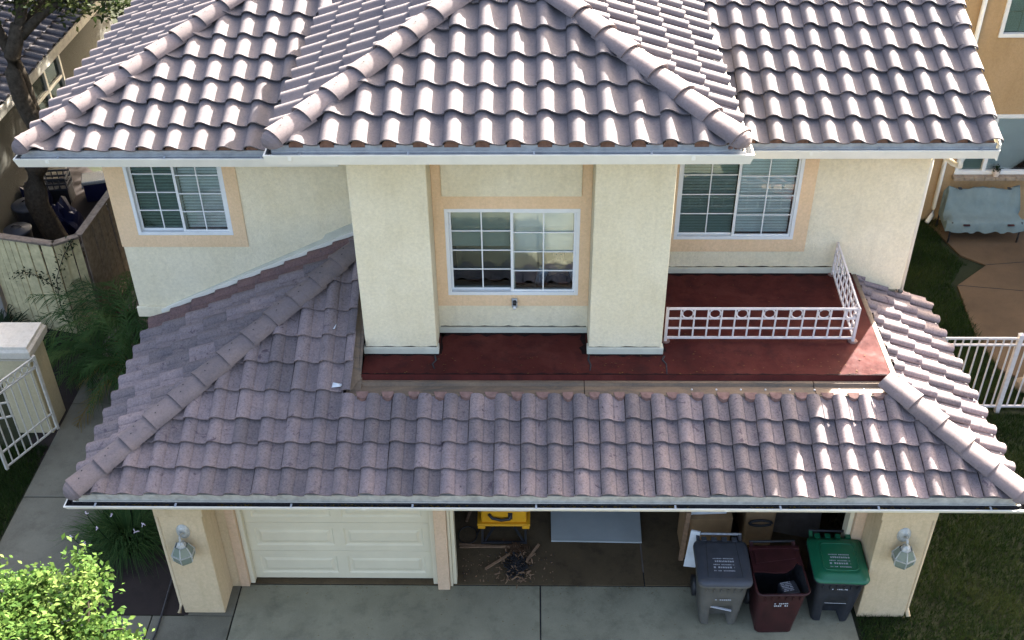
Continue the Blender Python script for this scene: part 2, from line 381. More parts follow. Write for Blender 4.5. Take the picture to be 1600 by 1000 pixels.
# ------------------------------------------------------------------ roof tiles
PL, PH = .456, .44
CL, SL_ = math.cos(math.atan(PL)), math.sin(math.atan(PL)); CH, SH = math.cos(math.atan(PH)), math.sin(math.atan(PH))
TW, TE, TL = .31, .36, .43
def tile_profile(groove):
    """S profile: raised left edge, barrel, smooth fall into the pan; the old lower tiles have a groove between barrel and pan."""
    pr = [(0, .028), (.010, .047), (.028, .064), (.052, .075), (.078, .078), (.104, .074), (.128, .062)]
    pr += [(.150, .044), (.166, .032), (.1675, .024), (.174, .024), (.1755, .026)] if groove else [(.150, .044), (.170, .030)]
    return pr+[(.195, .015), (.222, .004), (.252, -.001), (.280, .001), (.3045, .008) if groove else (.313, .012)]
PROFS = {k: tile_profile(k in ('tile_low', 'tile_red')) for k in ('tile', 'tile_low', 'tile_red', 'tile_dark')}
def tile_mesh(name, mats, jag=0):
    PROF = PROFS[mats]; mb = MB(); n = len(PROF); RS = .046
    def row(v, dz=0): return [(u, v, h+RS*(1-v/TE)+dz) for u, h in PROF]
    vs = row(0)+row(TE*.5)+row(TL); mb.add(vs, [(r*n+i, r*n+i+1, (r+1)*n+i+1, (r+1)*n+i) for r in (0, 1) for i in range(n-1)], 0, True)
    a, b = row(0), row(0, -.019); mb.add(a+b, [(i, n+i, n+i+1, i+1) for i in range(n-1)], 0, False)
    # left edge of the barrel
    l = [(0, 0, PROF[0][1]+RS), (0, TL, PROF[0][1]+RS*(1-TL/TE)), (.001, TL, PROF[0][1]+RS*(1-TL/TE)-.02), (.001, 0, PROF[0][1]+RS-.02)]
    mb.add(l, [(0, 1, 2, 3)], 0, False)
    me = bpy.data.meshes.new(name); me.from_pydata(mb.v, [], mb.f); me.polygons.foreach_set('use_smooth', mb.sm)
    me.materials.append(M[mats]); me.update(); return me
TILE = {k: tile_mesh('roof_tile', k) for k in ('tile', 'tile_low', 'tile_red', 'tile_dark')}

def project(p):
    d = Vector(p)-CP; w = d.dot(FW); f = 1709.681*.64
    return 512+f*d.dot(RT)/w, 320-f*d.dot(UP)/w, w
cands = []      # every house tile: (score, mesh, matrix, material, roof object)
def slope(roof, O, U, V, polys, rows, ph, width, mat, dark=None, sink=None):
    """Lay tiles course by course. polys: convex (u,v) polygons, counter-clockwise; rows: list of v of the course fronts."""
    O, U, V = Vector(O), Vector(U).normalized(), Vector(V).normalized(); N = U.cross(V); su = width/TW
    sink = sink if sink is not None else cands
    for poly in polys:
        us = [p[0] for p in poly]; u_lo, u_hi = min(us), max(us); k0 = math.floor((u_lo-ph)/width)-1; k1 = math.ceil((u_hi-ph)/width)+1
        edges = []
        for i in range(len(poly)):
            a, b = Vector(poly[i]), Vector(poly[(i+1) % len(poly)]); d = b-a; nn = Vector((d.y, -d.x)).normalized(); edges.append((a, nn))   # outward normal
        for r in range(len(rows)-1):
            e = rows[r+1]-rows[r]; sv = e/TE
            for k in range(k0, k1+1):
                u0 = ph+k*width+random.gauss(0, .0024); v0 = rows[r]+random.gauss(0, .007)+(random.random() < .02)*random.uniform(-.03, .01)
                c = [Vector((u0+x*su, v0+y*sv)) for x, y in ((0, 0), (.31, 0), (.31, TE), (0, TE))]; mid = (c[0]+c[2])/2
                if any(all((q-a).dot(nn) > -.01 for q in c) for a, nn in edges): continue
                if max((mid-a).dot(nn) for a, nn in edges) > .13: continue
                big = [Vector((u0+x*su, v0+y*sv)) for x, y in ((0, 0), (.322, 0), (.322, TL), (0, TL))]
                cuts = [(a, nn) for a, nn in edges if max((q-a).dot(nn) for q in big) > .012]
                cuts = [(a, nn) for a, nn in cuts if max((q-a).dot(nn) for q in c) > .012]
                m_ = mat(mid) if callable(mat) else mat
                me = TILE[m_]
                rot = Matrix.Rotation(random.gauss(0, .006), 4, 'Z') @ Matrix.Rotation(random.gauss(0, .008), 4, 'Y')
                L = Matrix.Translation(O+U*u0+V*v0+N*random.uniform(-.003, .004)) @ Matrix((( U.x, V.x, N.x, 0), (U.y, V.y, N.y, 0), (U.z, V.z, N.z, 0), (0, 0, 0, 1))) @ rot @ Matrix.Diagonal((su, sv, 1, 1))
                if cuts:
                    bm = bmesh.new(); bm.from_mesh(me); iv = None
                    for a, nn in cuts:
                        co = Vector(((a.x-u0)/su, (a.y-v0)/sv, 0)); no = Vector((nn.x*su, nn.y*sv, 0)).normalized()
                        bmesh.ops.bisect_plane(bm, geom=bm.verts[:]+bm.edges[:]+bm.faces[:], plane_co=co, plane_no=no, clear_outer=True)
                    if len(bm.faces) == 0: bm.free(); continue
                    me2 = bpy.data.meshes.new('roof_tile'); bm.to_mesh(me2); bm.free(); me2.materials.append(M[m_]); me = me2
                px = project(L @ Vector((.15, .17, .03)))
                vis = -30 < px[0] < 1054 and -30 < px[1] < 670
                face = N.dot((CP-(O+U*u0+V*v0)).normalized())
                sink.append(((face/px[2]**2*len(me.polygons)/37 if vis else -1), me, L, m_, roof, r))

def hip_row(roof, A, B, length_e=.37, r=.17, name='hip_tile', mat='hip', up=None, start=True):
    """Half-round caps up a hip or rake from A (eave) to B."""
    A, B = Vector(A), Vector(B); D = (B-A); n = max(1, int(round(D.length/length_e))); D.normalize()
    side = D.cross(Vector((0, 0, 1))).normalized(); N = side.cross(D).normalized()
    hk = .62 if r > .12 else .74; L = length_e+.07; mb = MB(); seg = 10; vs = []
    for v, rr, lift in ((0, r, .030), (L*.5, r*.96, .012), (L, r*.90, -.010)):
        vs += [(rr*math.cos(t), v, lift+rr*hk*math.sin(t)-.02) for t in [math.pi*(1-i/seg)*1.0 for i in range(seg+1)]]
    k = seg+1; mb.add(vs, [(a*k+i, a*k+i+1, (a+1)*k+i+1, (a+1)*k+i) for a in (0, 1) for i in range(seg)], 0, True)
    f = vs[:k]; g = [(x*.86, y, (z-.0)*.86-.004) for x, y, z in f]; mb.add(f+g, [(i, k+i, k+i+1, i+1) for i in range(seg)], 0, False)
    # two nail heads
    for (x, y) in ((.03, .12), (-.035, .2)): mb.add([(x-.008, y-.008, r*hk+.003), (x+.008, y-.008, r*hk+.003), (x+.008, y+.008, r*hk+.003), (x-.008, y+.008, r*hk+.003)], [(0, 1, 2, 3)], 1)
    me = mb.mesh(name, [mat, 'muck'])
    for i in range(n):
        o = link(name, me, roof)
        o.matrix_local = Matrix.Translation(A+D*(i*length_e+random.uniform(-.01, .01))+N*random.uniform(-.003, .006)) @ Matrix(((side.x, D.x, N.x, 0), (side.y, D.y, N.y, 0), (side.z, D.z, N.z, 0), (0, 0, 0, 1))) @ Matrix.Rotation(random.gauss(0, .015), 4, 'Z')
    if start:   # closed rounded starter at the eave end
        mb = MB(); rings = []
        for q in range(5):
            s_ = math.cos(q*math.pi/8*.98); y = -.13*math.sin(q*math.pi/8)
            rings.append([(r*.93*s_*math.cos(t), y, -.03+r*.72*s_*math.sin(t)*1.0) for t in [math.pi*(1-i/8) for i in range(9)]])
        for q in range(4):
            mb.add(rings[q]+rings[q+1], [(i, i+1, 9+i+1, 9+i) for i in range(8)], 0, True)
        o = mb.build('hip_starter', mat, roof)
        o.matrix_local = Matrix.Translation(A+D*.012+N*.012) @ Matrix(((side.x, D.x, N.x, 0), (side.y, D.y, N.y, 0), (side.z, D.z, N.z, 0), (0, 0, 0, 1)))

house = thing('house', 'cream stucco two storey house with purplish grey concrete tile roofs', 'house')
def roof_part(name, label=None):
    o = bpy.data.objects.new(name, None); COL.objects.link(o); o.parent = house
    if label: o['label'] = label
    return o
R_low, R_mid, R_left, R_right = (roof_part(n) for n in ('garage_roof', 'bay_roof', 'left_roof', 'right_roof'))
R_low['label'] = 'weathered lower tile roof over the garage'
def panel(roof, pts, t=.05, mat='under', name='roof_sheathing', up=-.02):
    MB().prism([Vector(p)+Vector((0, 0, up)) for p in pts], (0, 0, -t)).build(name, mat, roof)

# --- lower roof: eaves at y=-.92 (front), x=-5.27 (left), x=5.52 (right); pan height 2.50 at the eave
EZ, EY, EXL, EXR = 2.488, -.92, -5.24, 5.50
lz = lambda d: EZ+PL*d
TOPY = .235; CURBL = -2.20; CURBR = 4.365
rowsF = [(y-EY)/CL for y in (-.92, -.63, -.34, -.065, .27, .61, .94, 1.28, 1.65, 2.02, 2.39, 2.6)]
rows_mid = [(y-EY)/CL for y in (-.92, -.63, -.34, -.065, .28)]
HG = .045
def red_patch(mid): return 'tile_low'
# plan coordinates (u = x-EXL)
W_ = EXR-EXL; tv = (TOPY-EY)/CL; xl = -2.26-EXL; vt = xl/CL
slope(R_low, (EXL, EY, EZ), (1, 0, 0), (0, CL, SL_), [[(HG, 0), (xl+.022, 0), (xl+.022, (xl-HG)/CL)]], rowsF, -1.65-.305*12-EXL, .305, 'tile_low')
slope(R_low, (EXL, EY, EZ), (1, 0, 0), (0, CL, SL_), [[(xl, tv), (xl+.11, tv), (xl+.11, (xl+.11-HG)/CL), (xl, (xl-HG)/CL)]], rowsF[4:], -1.65-.305*12-EXL, .305, 'tile_low')
slope(R_low, (EXL, EY, EZ), (1, 0, 0), (0, CL, SL_), [[(xl, 0), (W_-HG, 0), (W_-HG-(TOPY-EY), tv), (xl, tv)]], rows_mid, xl-.305*2, .305, 'tile_low')
rowsS = [i*.335/CL for i in range(12)]
yl = 2.44-.005
slope(R_low, (EXL, yl, EZ), (0, -1, 0), (CL, 0, SL_), [[(0, 0), (yl-EY-HG, 0), (0, (yl-EY-HG)/CL)]], rowsS, (yl-2.12) % .32-.32+.0, .32, lambda m: 'tile_red' if m.x < .30 else 'tile_low')
cr = EXR-CURBR
slope(R_low, (EXR, EY, EZ), (0, 1, 0), (-CL, 0, SL_), [[(HG, 0), (2.7-EY, 0), (2.7-EY, cr/CL), (cr+HG, cr/CL)], [(2.7-EY, 0), (2.98-EY, 0), (2.98-EY, .44/CL), (2.7-EY, .44/CL)]], rowsS, .06, .32, 'tile_low')
hl = 3.2
hip_row(R_low, (EXL+.03, EY+.03, EZ+.07), (EXL+hl, EY+hl, EZ+.07+PL*hl))
hip_row(R_low, (EXR-.03, EY+.03, EZ+.07), (EXR-1.17, EY+1.17, EZ+.07+PL*1.17))
panel(R_low, [(EXL+.02, EY+.02, EZ), (xl+EXL, EY+.02, EZ), (xl+EXL, EY+xl, lz(xl))])
panel(R_low, [(xl+EXL, EY+.02, EZ), (EXR-.02, EY+.02, EZ), (CURBR, EY+cr, lz(cr)), (xl+EXL, EY+cr, lz(cr))])
panel(R_low, [(EXL+.02, EY+.02, EZ), (EXL+yl-EY, yl, lz(yl-EY)), (EXL+.02, yl, EZ)])
panel(R_low, [(EXR-.02, EY+.02, EZ), (EXR-.02, 3.0, EZ), (CURBR, 3.0, lz(cr)), (CURBR, EY+cr, lz(cr))])

# --- bay roof
BZ, BYE, BXL, BXR = 6.305, .20, -2.68, 2.145
bw = BXR-BXL; rowsB = [i*.365/CH for i in range(9)]; apex = bw/2; bd = 3.95-BYE
rows_b2 = [i*.335/CH for i in range(9)]
slope(R_mid, (BXL, BYE, BZ), (1, 0, 0), (0, CH, SH), [[(HG, 0), (bw-HG, 0), (bw/2, (bw/2-HG)/CH)]], rowsB, -2.16-.315*2-BXL, .315, 'tile')
slope(R_mid, (BXL, BYE+bd, BZ), (0, -1, 0), (CH, 0, SH), [[(0, 0), (bd-HG, 0), (bd-HG-apex, apex/CH), (-apex, apex/CH)]], rows_b2, .05, .32, 'tile')
slope(R_mid, (BXR, BYE, BZ), (0, 1, 0), (-CH, 0, SH), [[(HG, 0), (bd, 0), (bd+apex, apex/CH), (apex+HG, apex/CH)]], rows_b2, .12, .32, 'tile')
ap = (BXL+BXR)/2
hip_row(R_mid, (BXL+.06, BYE+.06, BZ+.065), (ap, BYE+apex, BZ+.065+PH*apex), .385)
hip_row(R_mid, (BXR-.06, BYE+.06, BZ+.065), (ap, BYE+apex, BZ+.065+PH*apex), .385)
hip_row(R_mid, (ap, BYE+apex+.1, BZ+.065+PH*apex), (ap, BYE+bd+apex, BZ+.065+PH*apex), .37, start=False)
az = BZ+PH*apex
panel(R_mid, [(BXL+.02, BYE+.02, BZ), (BXR-.02, BYE+.02, BZ), (ap, BYE+apex, az)])
panel(R_mid, [(BXL+.02, BYE+.02, BZ), (ap, BYE+apex, az), (ap, BYE+bd+apex, az), (BXL+.02, BYE+bd, BZ)])
panel(R_mid, [(BXR-.02, BYE+.02, BZ), (BXR-.02, BYE+bd, BZ), (ap, BYE+bd+apex, az), (ap, BYE+apex, az)])

# --- upper main roofs
MZ, LY, RY, MXL, MXR = 5.405, 1.83, 1.99, -6.10, 5.40
rowsM = [i*.345/CH for i in range(12)]; RIDGE = 4.6; vr = RIDGE/CH
slope(R_left, (MXL, LY, MZ), (1, 0, 0), (0, CH, SH), [[(HG, 0), (4.05, 0), (4.05, (4.05-HG)/CH)]], [i*.335/CH for i in range(13)], -5.64-.32*2-MXL, .32, 'tile')
slope(R_left, (MXL, LY+15.5, MZ), (0, -1, 0), (CH, 0, SH), [[(0, 0), (15.5-HG, 0), (15.5-4.6-HG, 4.6/CH), (0, 4.6/CH)]], [i*.335/CH for i in range(13)], .1, .32, 'tile')
slope(R_right, (1.6, RY, MZ), (1, 0, 0), (0, CH, SH), [[(0, 0), (MXR-1.6, 0), (MXR-1.6, vr), (0, vr)]], rowsM, 2.49-.312*3-1.6, .312, 'tile')
hip_row(R_left, (MXL+.05, LY+.05, MZ+.065), (MXL+4.6, LY+4.6, MZ+.065+PH*4.6), .385)
hip_row(R_right, (MXR+.02, RY-.01, MZ+.045), (MXR+.02, RY+RIDGE, MZ+.045+PH*RIDGE), .365, .115, 'rake_tile', 'tile', start=False)
rz_ = MZ+PH*RIDGE
panel(R_left, [(MXL+.02, LY+.02, MZ), (-1.9, LY+.02, MZ), (-1.9, LY+4.2, MZ+PH*4.2), (MXL+4.6, LY+4.6, rz_)])
panel(R_left, [(MXL+.02, LY+.02, MZ), (MXL+4.6, LY+4.6, rz_), (MXL+4.6, 17.2, rz_), (MXL+.02, 17.2, MZ)])
panel(R_right, [(1.6, RY+.02, MZ), (MXR+.06, RY+.02, MZ), (MXR+.06, RY+RIDGE, rz_), (1.6, RY+RIDGE, rz_)])
panel(R_right, [(MXL+4.6, RY+RIDGE, rz_-.06), (MXR+.06, RY+RIDGE, rz_-.06), (MXR+.06, 11.2, MZ-.05), (MXL+4.6, 11.2, MZ-.05)], .06, 'tile_rest')
panel(R_right, [(MXL+4.6, RY+RIDGE+.1, rz_-.05), (2.0, RY+RIDGE+.1, rz_-.05), (2.0, 17.2, rz_-.05), (MXL+4.6, 17.2, rz_-.05)], .06, 'tile_rest')
panel(R_right, [(-1.9, LY+4.2, MZ+PH*4.2), (1.6, RY+4.2, MZ+PH*4.2), (1.6, RY+RIDGE, rz_), (MXL+4.6, RY+RIDGE, rz_)], .06, 'tile_rest')
# gable board under the rake tiles
MB().prism([(MXR+.10, RY-.02, MZ-.19), (MXR+.10, RY+RIDGE, rz_-.19), (MXR+.10, RY+RIDGE, rz_+.02), (MXR+.10, RY-.02, MZ+.02)], (.02, 0, 0)).build('rake_board', 'gut', R_right)

# --- lay the 300 tiles that show largest as parts, the rest joined
cands.sort(key=lambda c: -c[0])
for c in cands[:300]:
    o = link('roof_tile', c[1], c[4]); o.matrix_local = c[2]
def join_tiles(name, lst, parent, mat_of):
    vv = []; ff = []; mm = []; tone = []; o = 0; sm = []
    mats = sorted(set(mat_of(c[3]) for c in lst))
    for c in lst:
        n = len(c[1].vertices); a = np.empty(n*3, np.float32); c[1].vertices.foreach_get('co', a); a = a.reshape(-1, 3)
        m = np.array(c[2]); vv.append(a @ m[:3, :3].T + m[:3, 3]); tone += [random.random()]*n
        for p in c[1].polygons: ff.append(tuple(o+i for i in p.vertices)); mm.append(mats.index(mat_of(c[3]))); sm.append(p.use_smooth)
        o += n
    me = bpy.data.meshes.new(name); me.from_pydata(np.concatenate(vv).tolist(), [], ff)
    for k in mats: me.materials.append(M[k])
    me.polygons.foreach_set('material_index', mm); me.polygons.foreach_set('use_smooth', sm)
    at = me.attributes.new('tone', 'FLOAT', 'POINT'); at.data.foreach_set('value', tone); me.update()
    ob = link(name, me, parent); ob['kind'] = 'stuff'; return ob
REST = {'tile': 'tile_rest', 'tile_low': 'tile_low_rest', 'tile_red': 'tile_red', 'tile_dark': 'tile_dark'}
join_tiles('roof_tile_field', cands[300:], house, lambda k: REST[k])

# --- orange mortar under the barrels at the upper eaves, pink mortar at the head of the garage roof
def plug_mesh(name, mat, w=.17, h=.062, d=.05):
    mb = MB(); k = 8; arc = [(w*(i/k), 0, h*math.sin(math.pi*i/k)**.8) for i in range(k+1)]
    mb.prism([(0, 0, -.03)]+arc+[(w, 0, -.03)], (0, d, 0)); return mb.mesh(name, mat)
pm = plug_mesh('eave_mortar', 'mortar', .145, .058)
for roof, x0, x1, ph, wd, y, z in ((R_mid, BXL+.15, BXR-.25, -2.16-.315*1, .315, BYE+.016, BZ+.035), (R_left, MXL+.3, -2.6, -5.64, .32, LY+.025, MZ+.035), (R_right, 2.2, MXR-.1, 2.49, .312, RY+.025, MZ+.035)):
    k = 0
    while ph+k*wd < x1:
        if ph+k*wd > x0: dup(link('eave_mortar', pm, roof), roof, None) if False else link('eave_mortar', pm, roof, 0, (ph+k*wd+.012, y, z-.005))
        k += 1
pp = MB().prism([(-.02, 0, 0), (.135, 0, 0), (.13, -.04, -.012), (.10, -.07, -.03), (.05, -.078, -.033), (.0, -.055, -.02)], (0, 0, .05)).mesh('mortar_plug', 'mortar_pink')
k = 0
while -1.65-.305*2+k*.305+.2 < CURBR-.1:
    o = link('mortar_plug', pp, R_low, 0, (-1.65-.305*2+k*.305+.198+random.uniform(-.01, .01), TOPY+.005, EZ+PL*(TOPY-EY)+.012)); o.scale = (random.uniform(.85, 1.1), random.uniform(.7, 1.25), 1); k += 1

# ------------------------------------------------------------------ gutters
def gutter(name, path, roof, h=.12, wd=.12, close=(False, False), deep=.05, floor=1):
    """K-style gutter along a plan path of lip points; inside is to the left of the path direction."""
    prof = [(wd, .0), (wd, -h), (.025, -h), (.010, -h*.55), (-.004, -.012), (-.004, .0), (.012, .0), (.012, -.012), (.020, -deep*.6), (.03, -deep), (wd-.01, -deep), (wd-.01, 0)]
    mats = [0, 0, 0, 0, 0, 0, floor, floor, floor, floor, floor, 0]
    P = [Vector(p) for p in path]; rings = []
    for i, p in enumerate(P):
        d1 = (P[i]-P[i-1]).normalized() if i else None; d2 = (P[i+1]-P[i]).normalized() if i < len(P)-1 else None
        n1 = Vector((-d1.y, d1.x, 0)) if d1 else None; n2 = Vector((-d2.y, d2.x, 0)) if d2 else None
        if n1 and n2:
            m = (n1+n2); m = m/(m.dot(n1))
        else: m = n1 or n2
        rings.append([p+m*a+Vector((0, 0, b)) for a, b in prof])
    mb = MB(); n = len(prof)
    for i in range(len(P)-1):
        for j in range(n):
            mb.add([rings[i][j], rings[i][(j+1) % n], rings[i+1][(j+1) % n], rings[i+1][j]], [(0, 1, 2, 3)], mats[j])
    for e, on in ((0, close[0]), (-1, close[1])):
        mb.add(rings[e], [tuple(range(n))], 0)
        if on:
            q = rings[e]; mb.add([q[0], q[1], q[2], q[4]], [(0, 1, 2, 3)], 0)
    bm = bmesh.new(); me = mb.mesh(name, ['gut', 'gutin', 'muck']); bm.from_mesh(me); bmesh.ops.remove_doubles(bm, verts=bm.verts, dist=1e-4); bm.to_mesh(me); bm.free()
    return link(name, me, roof)
GZ = 2.402
g = gutter('gutter', [(-5.326, 2.43, GZ), (-5.326, -1.004, GZ), (5.58, -1.004, GZ), (5.58, 3.02, GZ)], R_low, .065, .088, deep=.056, floor=2)
st = MB().bar((0, 0, .004), (0, .052, .010), .022, .006).mesh('gutter_strap', 'galv')
for x in (-4.97, -4.05, -2.73, -1.35, .05, 1.62, 2.8, 3.9, 5.15): link('gutter_strap', st, g, 0, (x, -1.004, GZ))
MB().box(-5.18, 5.45, EY+.010, EY+.045, GZ-.05, EZ+.016).build('fascia_board', 'fascia', R_low)
MB().box(EXL+.03, EXL+.05, EY+.06, 2.43, GZ-.1, EZ-.02).build('fascia_board', 'fascia', R_low)
MB().box(EXR-.05, EXR-.03, EY+.06, 3.0, GZ-.1, EZ-.02).build('fascia_board', 'fascia', R_low)
# leaf litter lying in the lower gutter
n = 900; x = rng.uniform(-4.9, 5.3, n); y = rng.uniform(-.965, -.90, n); k = np.sin(x*2.3)+np.sin(x*5.1) > -.6; x, y = x[k], y[k]; n = len(x); z = GZ-.045+rng.uniform(0, .02, n); an = rng.uniform(0, 3.14, n); w = rng.uniform(.008, .02, n)
v = np.stack([np.stack([x+np.cos(an+q)*w, y+np.sin(an+q)*w*.6, z+(.006 if q % 2 else 0)], 1) for q in (0, 1.57, 3.14, 4.71)], 1).reshape(-1, 3)
o = link('leaf_litter', raw_mesh('leaf_litter', v, np.arange(4*n).reshape(n, 4), 'leaf_dry', np.repeat(rng.uniform(0, .35, n), 4)), R_low); o['kind'] = 'stuff'
BG = 6.261
g = gutter('gutter', [(-2.715, 3.7, BG), (-2.715, .133, BG), (2.225, .133, BG), (2.225, 3.8, BG)], R_mid, wd=.084, deep=.075)
for x in (-2.35, -1.25, .02, 1.2): link('gutter_strap', st, g, 0, (x, .133, BG))
MB().box(BXL+.03, BXR-.03, BYE+.018, BYE+.045, BG-.12, BZ+.024).build('fascia_board', 'gutin', R_mid)
g = gutter('gutter', [(-6.144, 17.2, 5.361), (-6.144, 1.771, 5.361), (-2.3, 1.771, 5.361)], R_left, wd=.074, deep=.075, close=(False, True))
for x in (-5.62, -4.35, -3.2): link('gutter_strap', st, g, 0, (x, 1.771, 5.361))
MB().box(MXL+.03, -2.3, LY+.017, LY+.05, 5.241, MZ+.024).build('fascia_board', 'gutin', R_left)
g = gutter('gutter', [(1.70, 1.952, 5.361), (5.514, 1.952, 5.361)], R_right, wd=.054, deep=.075, close=(True, True))
for x in (2.62, 4.1, 5.3): link('gutter_strap', st, g, 0, (x, 1.952, 5.361))
MB().box(1.7, MXR+.08, RY+.017, RY+.045, 5.241, MZ+.024).build('fascia_board', 'gutin', R_right)
# soffits
for r_, a in ((R_left, (-6.02, -2.05, 1.93, 2.44, 5.235, 5.255)), (R_right, (1.62, 5.46, 2.10, 2.72, 5.235, 5.255)), (R_mid, (-2.6, 2.1, .28, .92, 6.125, 6.145)), (R_low, (-5.2, 5.44, -.86, 0, 2.335, 2.35)), (R_low, (-5.2, -4.5, 0, 2.43, 2.335, 2.35)), (R_low, (4.79, 5.44, 0, 3, 2.335, 2.35)), (R_left, (-6.02, -5.39, 2.44, 10, 5.235, 5.255))):
    MB().box(*a).build('soffit', 'cream', r_)

# ------------------------------------------------------------------ house walls
def wall_hole(name, x0, x1, y0, y1, z0, z1, hole, mat):
    """front wall with one window opening, one connected mesh."""
    hx0, hx1, hz0, hz1 = hole; xs = [x0, hx0, hx1, x1]; zs = [z0, hz0, hz1, z1]; vs = [(x, y, z) for y in (y0, y1) for z in zs for x in xs]
    idx = lambda k, j, i: k*16+j*4+i; fs = []
    for j in range(3):
        for i in range(3):
            if i == 1 and j == 1: continue
            for k in (0, 1): fs.append((idx(k, j, i), idx(k, j, i+1), idx(k, j+1, i+1), idx(k, j+1, i)))
    for i in range(3): fs += [(idx(0, 0, i), idx(0, 0, i+1), idx(1, 0, i+1), idx(1, 0, i)), (idx(0, 3, i), idx(0, 3, i+1), idx(1, 3, i+1), idx(1, 3, i)), (idx(0, i, 0), idx(0, i+1, 0), idx(1, i+1, 0), idx(1, i, 0)), (idx(0, i, 3), idx(0, i+1, 3), idx(1, i+1, 3), idx(1, i, 3))]
    fs += [(idx(0, 1, 1), idx(0, 1, 2), idx(1, 1, 2), idx(1, 1, 1)), (idx(0, 2, 1), idx(0, 2, 2), idx(1, 2, 2), idx(1, 2, 1)), (idx(0, 1, 1), idx(0, 2, 1), idx(1, 2, 1), idx(1, 1, 1)), (idx(0, 1, 2), idx(0, 2, 2), idx(1, 2, 2), idx(1, 1, 2))]
    return MB().add(vs, fs).build(name, mat, house)
wall_hole('wall', -5.391, -2.05, 2.44, 2.60, 2.60, 5.60, (-5.15, -3.90, 3.90, 5.10), 'cream')
wall_hole('wall', -1.164, .694, 1.361, 1.50, 3.11, 6.12, (-1.03, .565, 3.70, 4.925), 'cream')
wall_hole('wall', 1.587, 5.043, 2.717, 2.87, 2.85, 5.62, (1.88, 3.46, 3.66, 4.95), 'cream')
Bx(-5.391, -5.25, 2.602, 17, 2.60, 5.40, name='wall', parent=house)  # left wing and its roof lengthened out of view to shade the side yard
Bx(4.92, 5.043, 2.872, 11, 0, 5.45, name='wall', parent=house)
MB().prism([(4.92, 2.872, 5.45), (4.92, 11, 5.45), (4.92, 6.6, 7.2)], (.12, 0, 0)).build('wall', 'cream', house)
Bx(-5.39, -4.5, 2.605, 17, 2.52, 2.598, name='wall_underside', mats='dark', parent=house)
Bx(-5.415, -4.68, 2.40, 2.438, 2.60, 2.76, name='wall_foot', parent=house, bevel=.006)
for x0, x1 in ((-2.044, -1.166), (.696, 1.585)):
    Bx(x0, x1, .919, 1.70, 3.11, 6.12, name='pillar', parent=house, bevel=.012)
    Bx(x0-.022, x1+.022, .895, 1.0, 3.131, 3.225, name='pillar_foot', mats='band', parent=house, bevel=.004)
Bx(-2.044, -1.92, 1.702, 3.9, 3.11, 6.25, name='wall', parent=house)
Bx(1.46, 1.585, 1.702, 3.9, 3.11, 6.25, name='wall', parent=house)
Bx(-1.164, .694, 1.33, 1.359, 3.131, 3.21, name='wall_foot', mats='band', parent=house, bevel=.004)
Bx(1.60, 4.22, 2.685, 2.715, 3.131, 3.215, name='wall_foot', mats='band', parent=house, bevel=.004)
# proud stucco panel over the middle window and the tan surrounds
Bx(-1.05, .575, 1.325, 1.359, 5.10, 6.1, name='stucco_panel', parent=house, bevel=.008)
def surround(x0, x1, z0, z1, hole, y, name='window_trim'):
    hx0, hx1, hz0, hz1 = hole; t = .014; y0 = y-t; y1 = y-.001
    xs = [x0, hx0, hx1, x1]; zs = [z0, hz0, hz1, z1]; vs = [(x, yy, z) for yy in (y0, y1) for z in zs for x in xs]; ix = lambda k, j, i: k*16+j*4+i; fs = []
    for j in range(3):
        for i in range(3):
            if (i, j) != (1, 1): fs.append((ix(0, j, i), ix(0, j, i+1), ix(0, j+1, i+1), ix(0, j+1, i)))
    for i in range(3): fs += [(ix(0, 0, i), ix(0, 0, i+1), ix(1, 0, i+1), ix(1, 0, i)), (ix(0, i, 0), ix(0, i+1, 0), ix(1, i+1, 0), ix(1, i, 0)), (ix(0, i, 3), ix(0, i+1, 3), ix(1, i+1, 3), ix(1, i, 3))]
    fs += [(ix(0, 1, 1), ix(0, 1, 2), ix(1, 1, 2), ix(1, 1, 1)), (ix(0, 2, 1), ix(0, 2, 2), ix(1, 2, 2), ix(1, 2, 1)), (ix(0, 1, 1), ix(0, 2, 1), ix(1, 2, 1), ix(1, 1, 1)), (ix(0, 1, 2), ix(0, 2, 2), ix(1, 2, 2), ix(1, 1, 2))]
    MB().add(vs, fs).build(name, 'tan', house)
surround(-5.405, -3.73, 3.72, 5.23, (-5.15, -3.90, 3.90, 5.10), 2.44)
surround(-1.163, .693, 3.54, 5.098, (-1.03, .565, 3.70, 4.925), 1.361)
surround(1.60, 3.64, 3.47, 5.23, (1.88, 3.46, 3.66, 4.95), 2.717)
for x0, x1 in ((-1.163, -1.052), (.577, .693)): Bx(x0, x1, 1.345, 1.359, 5.10, 6.1, name='window_trim', mats='tan', parent=house)

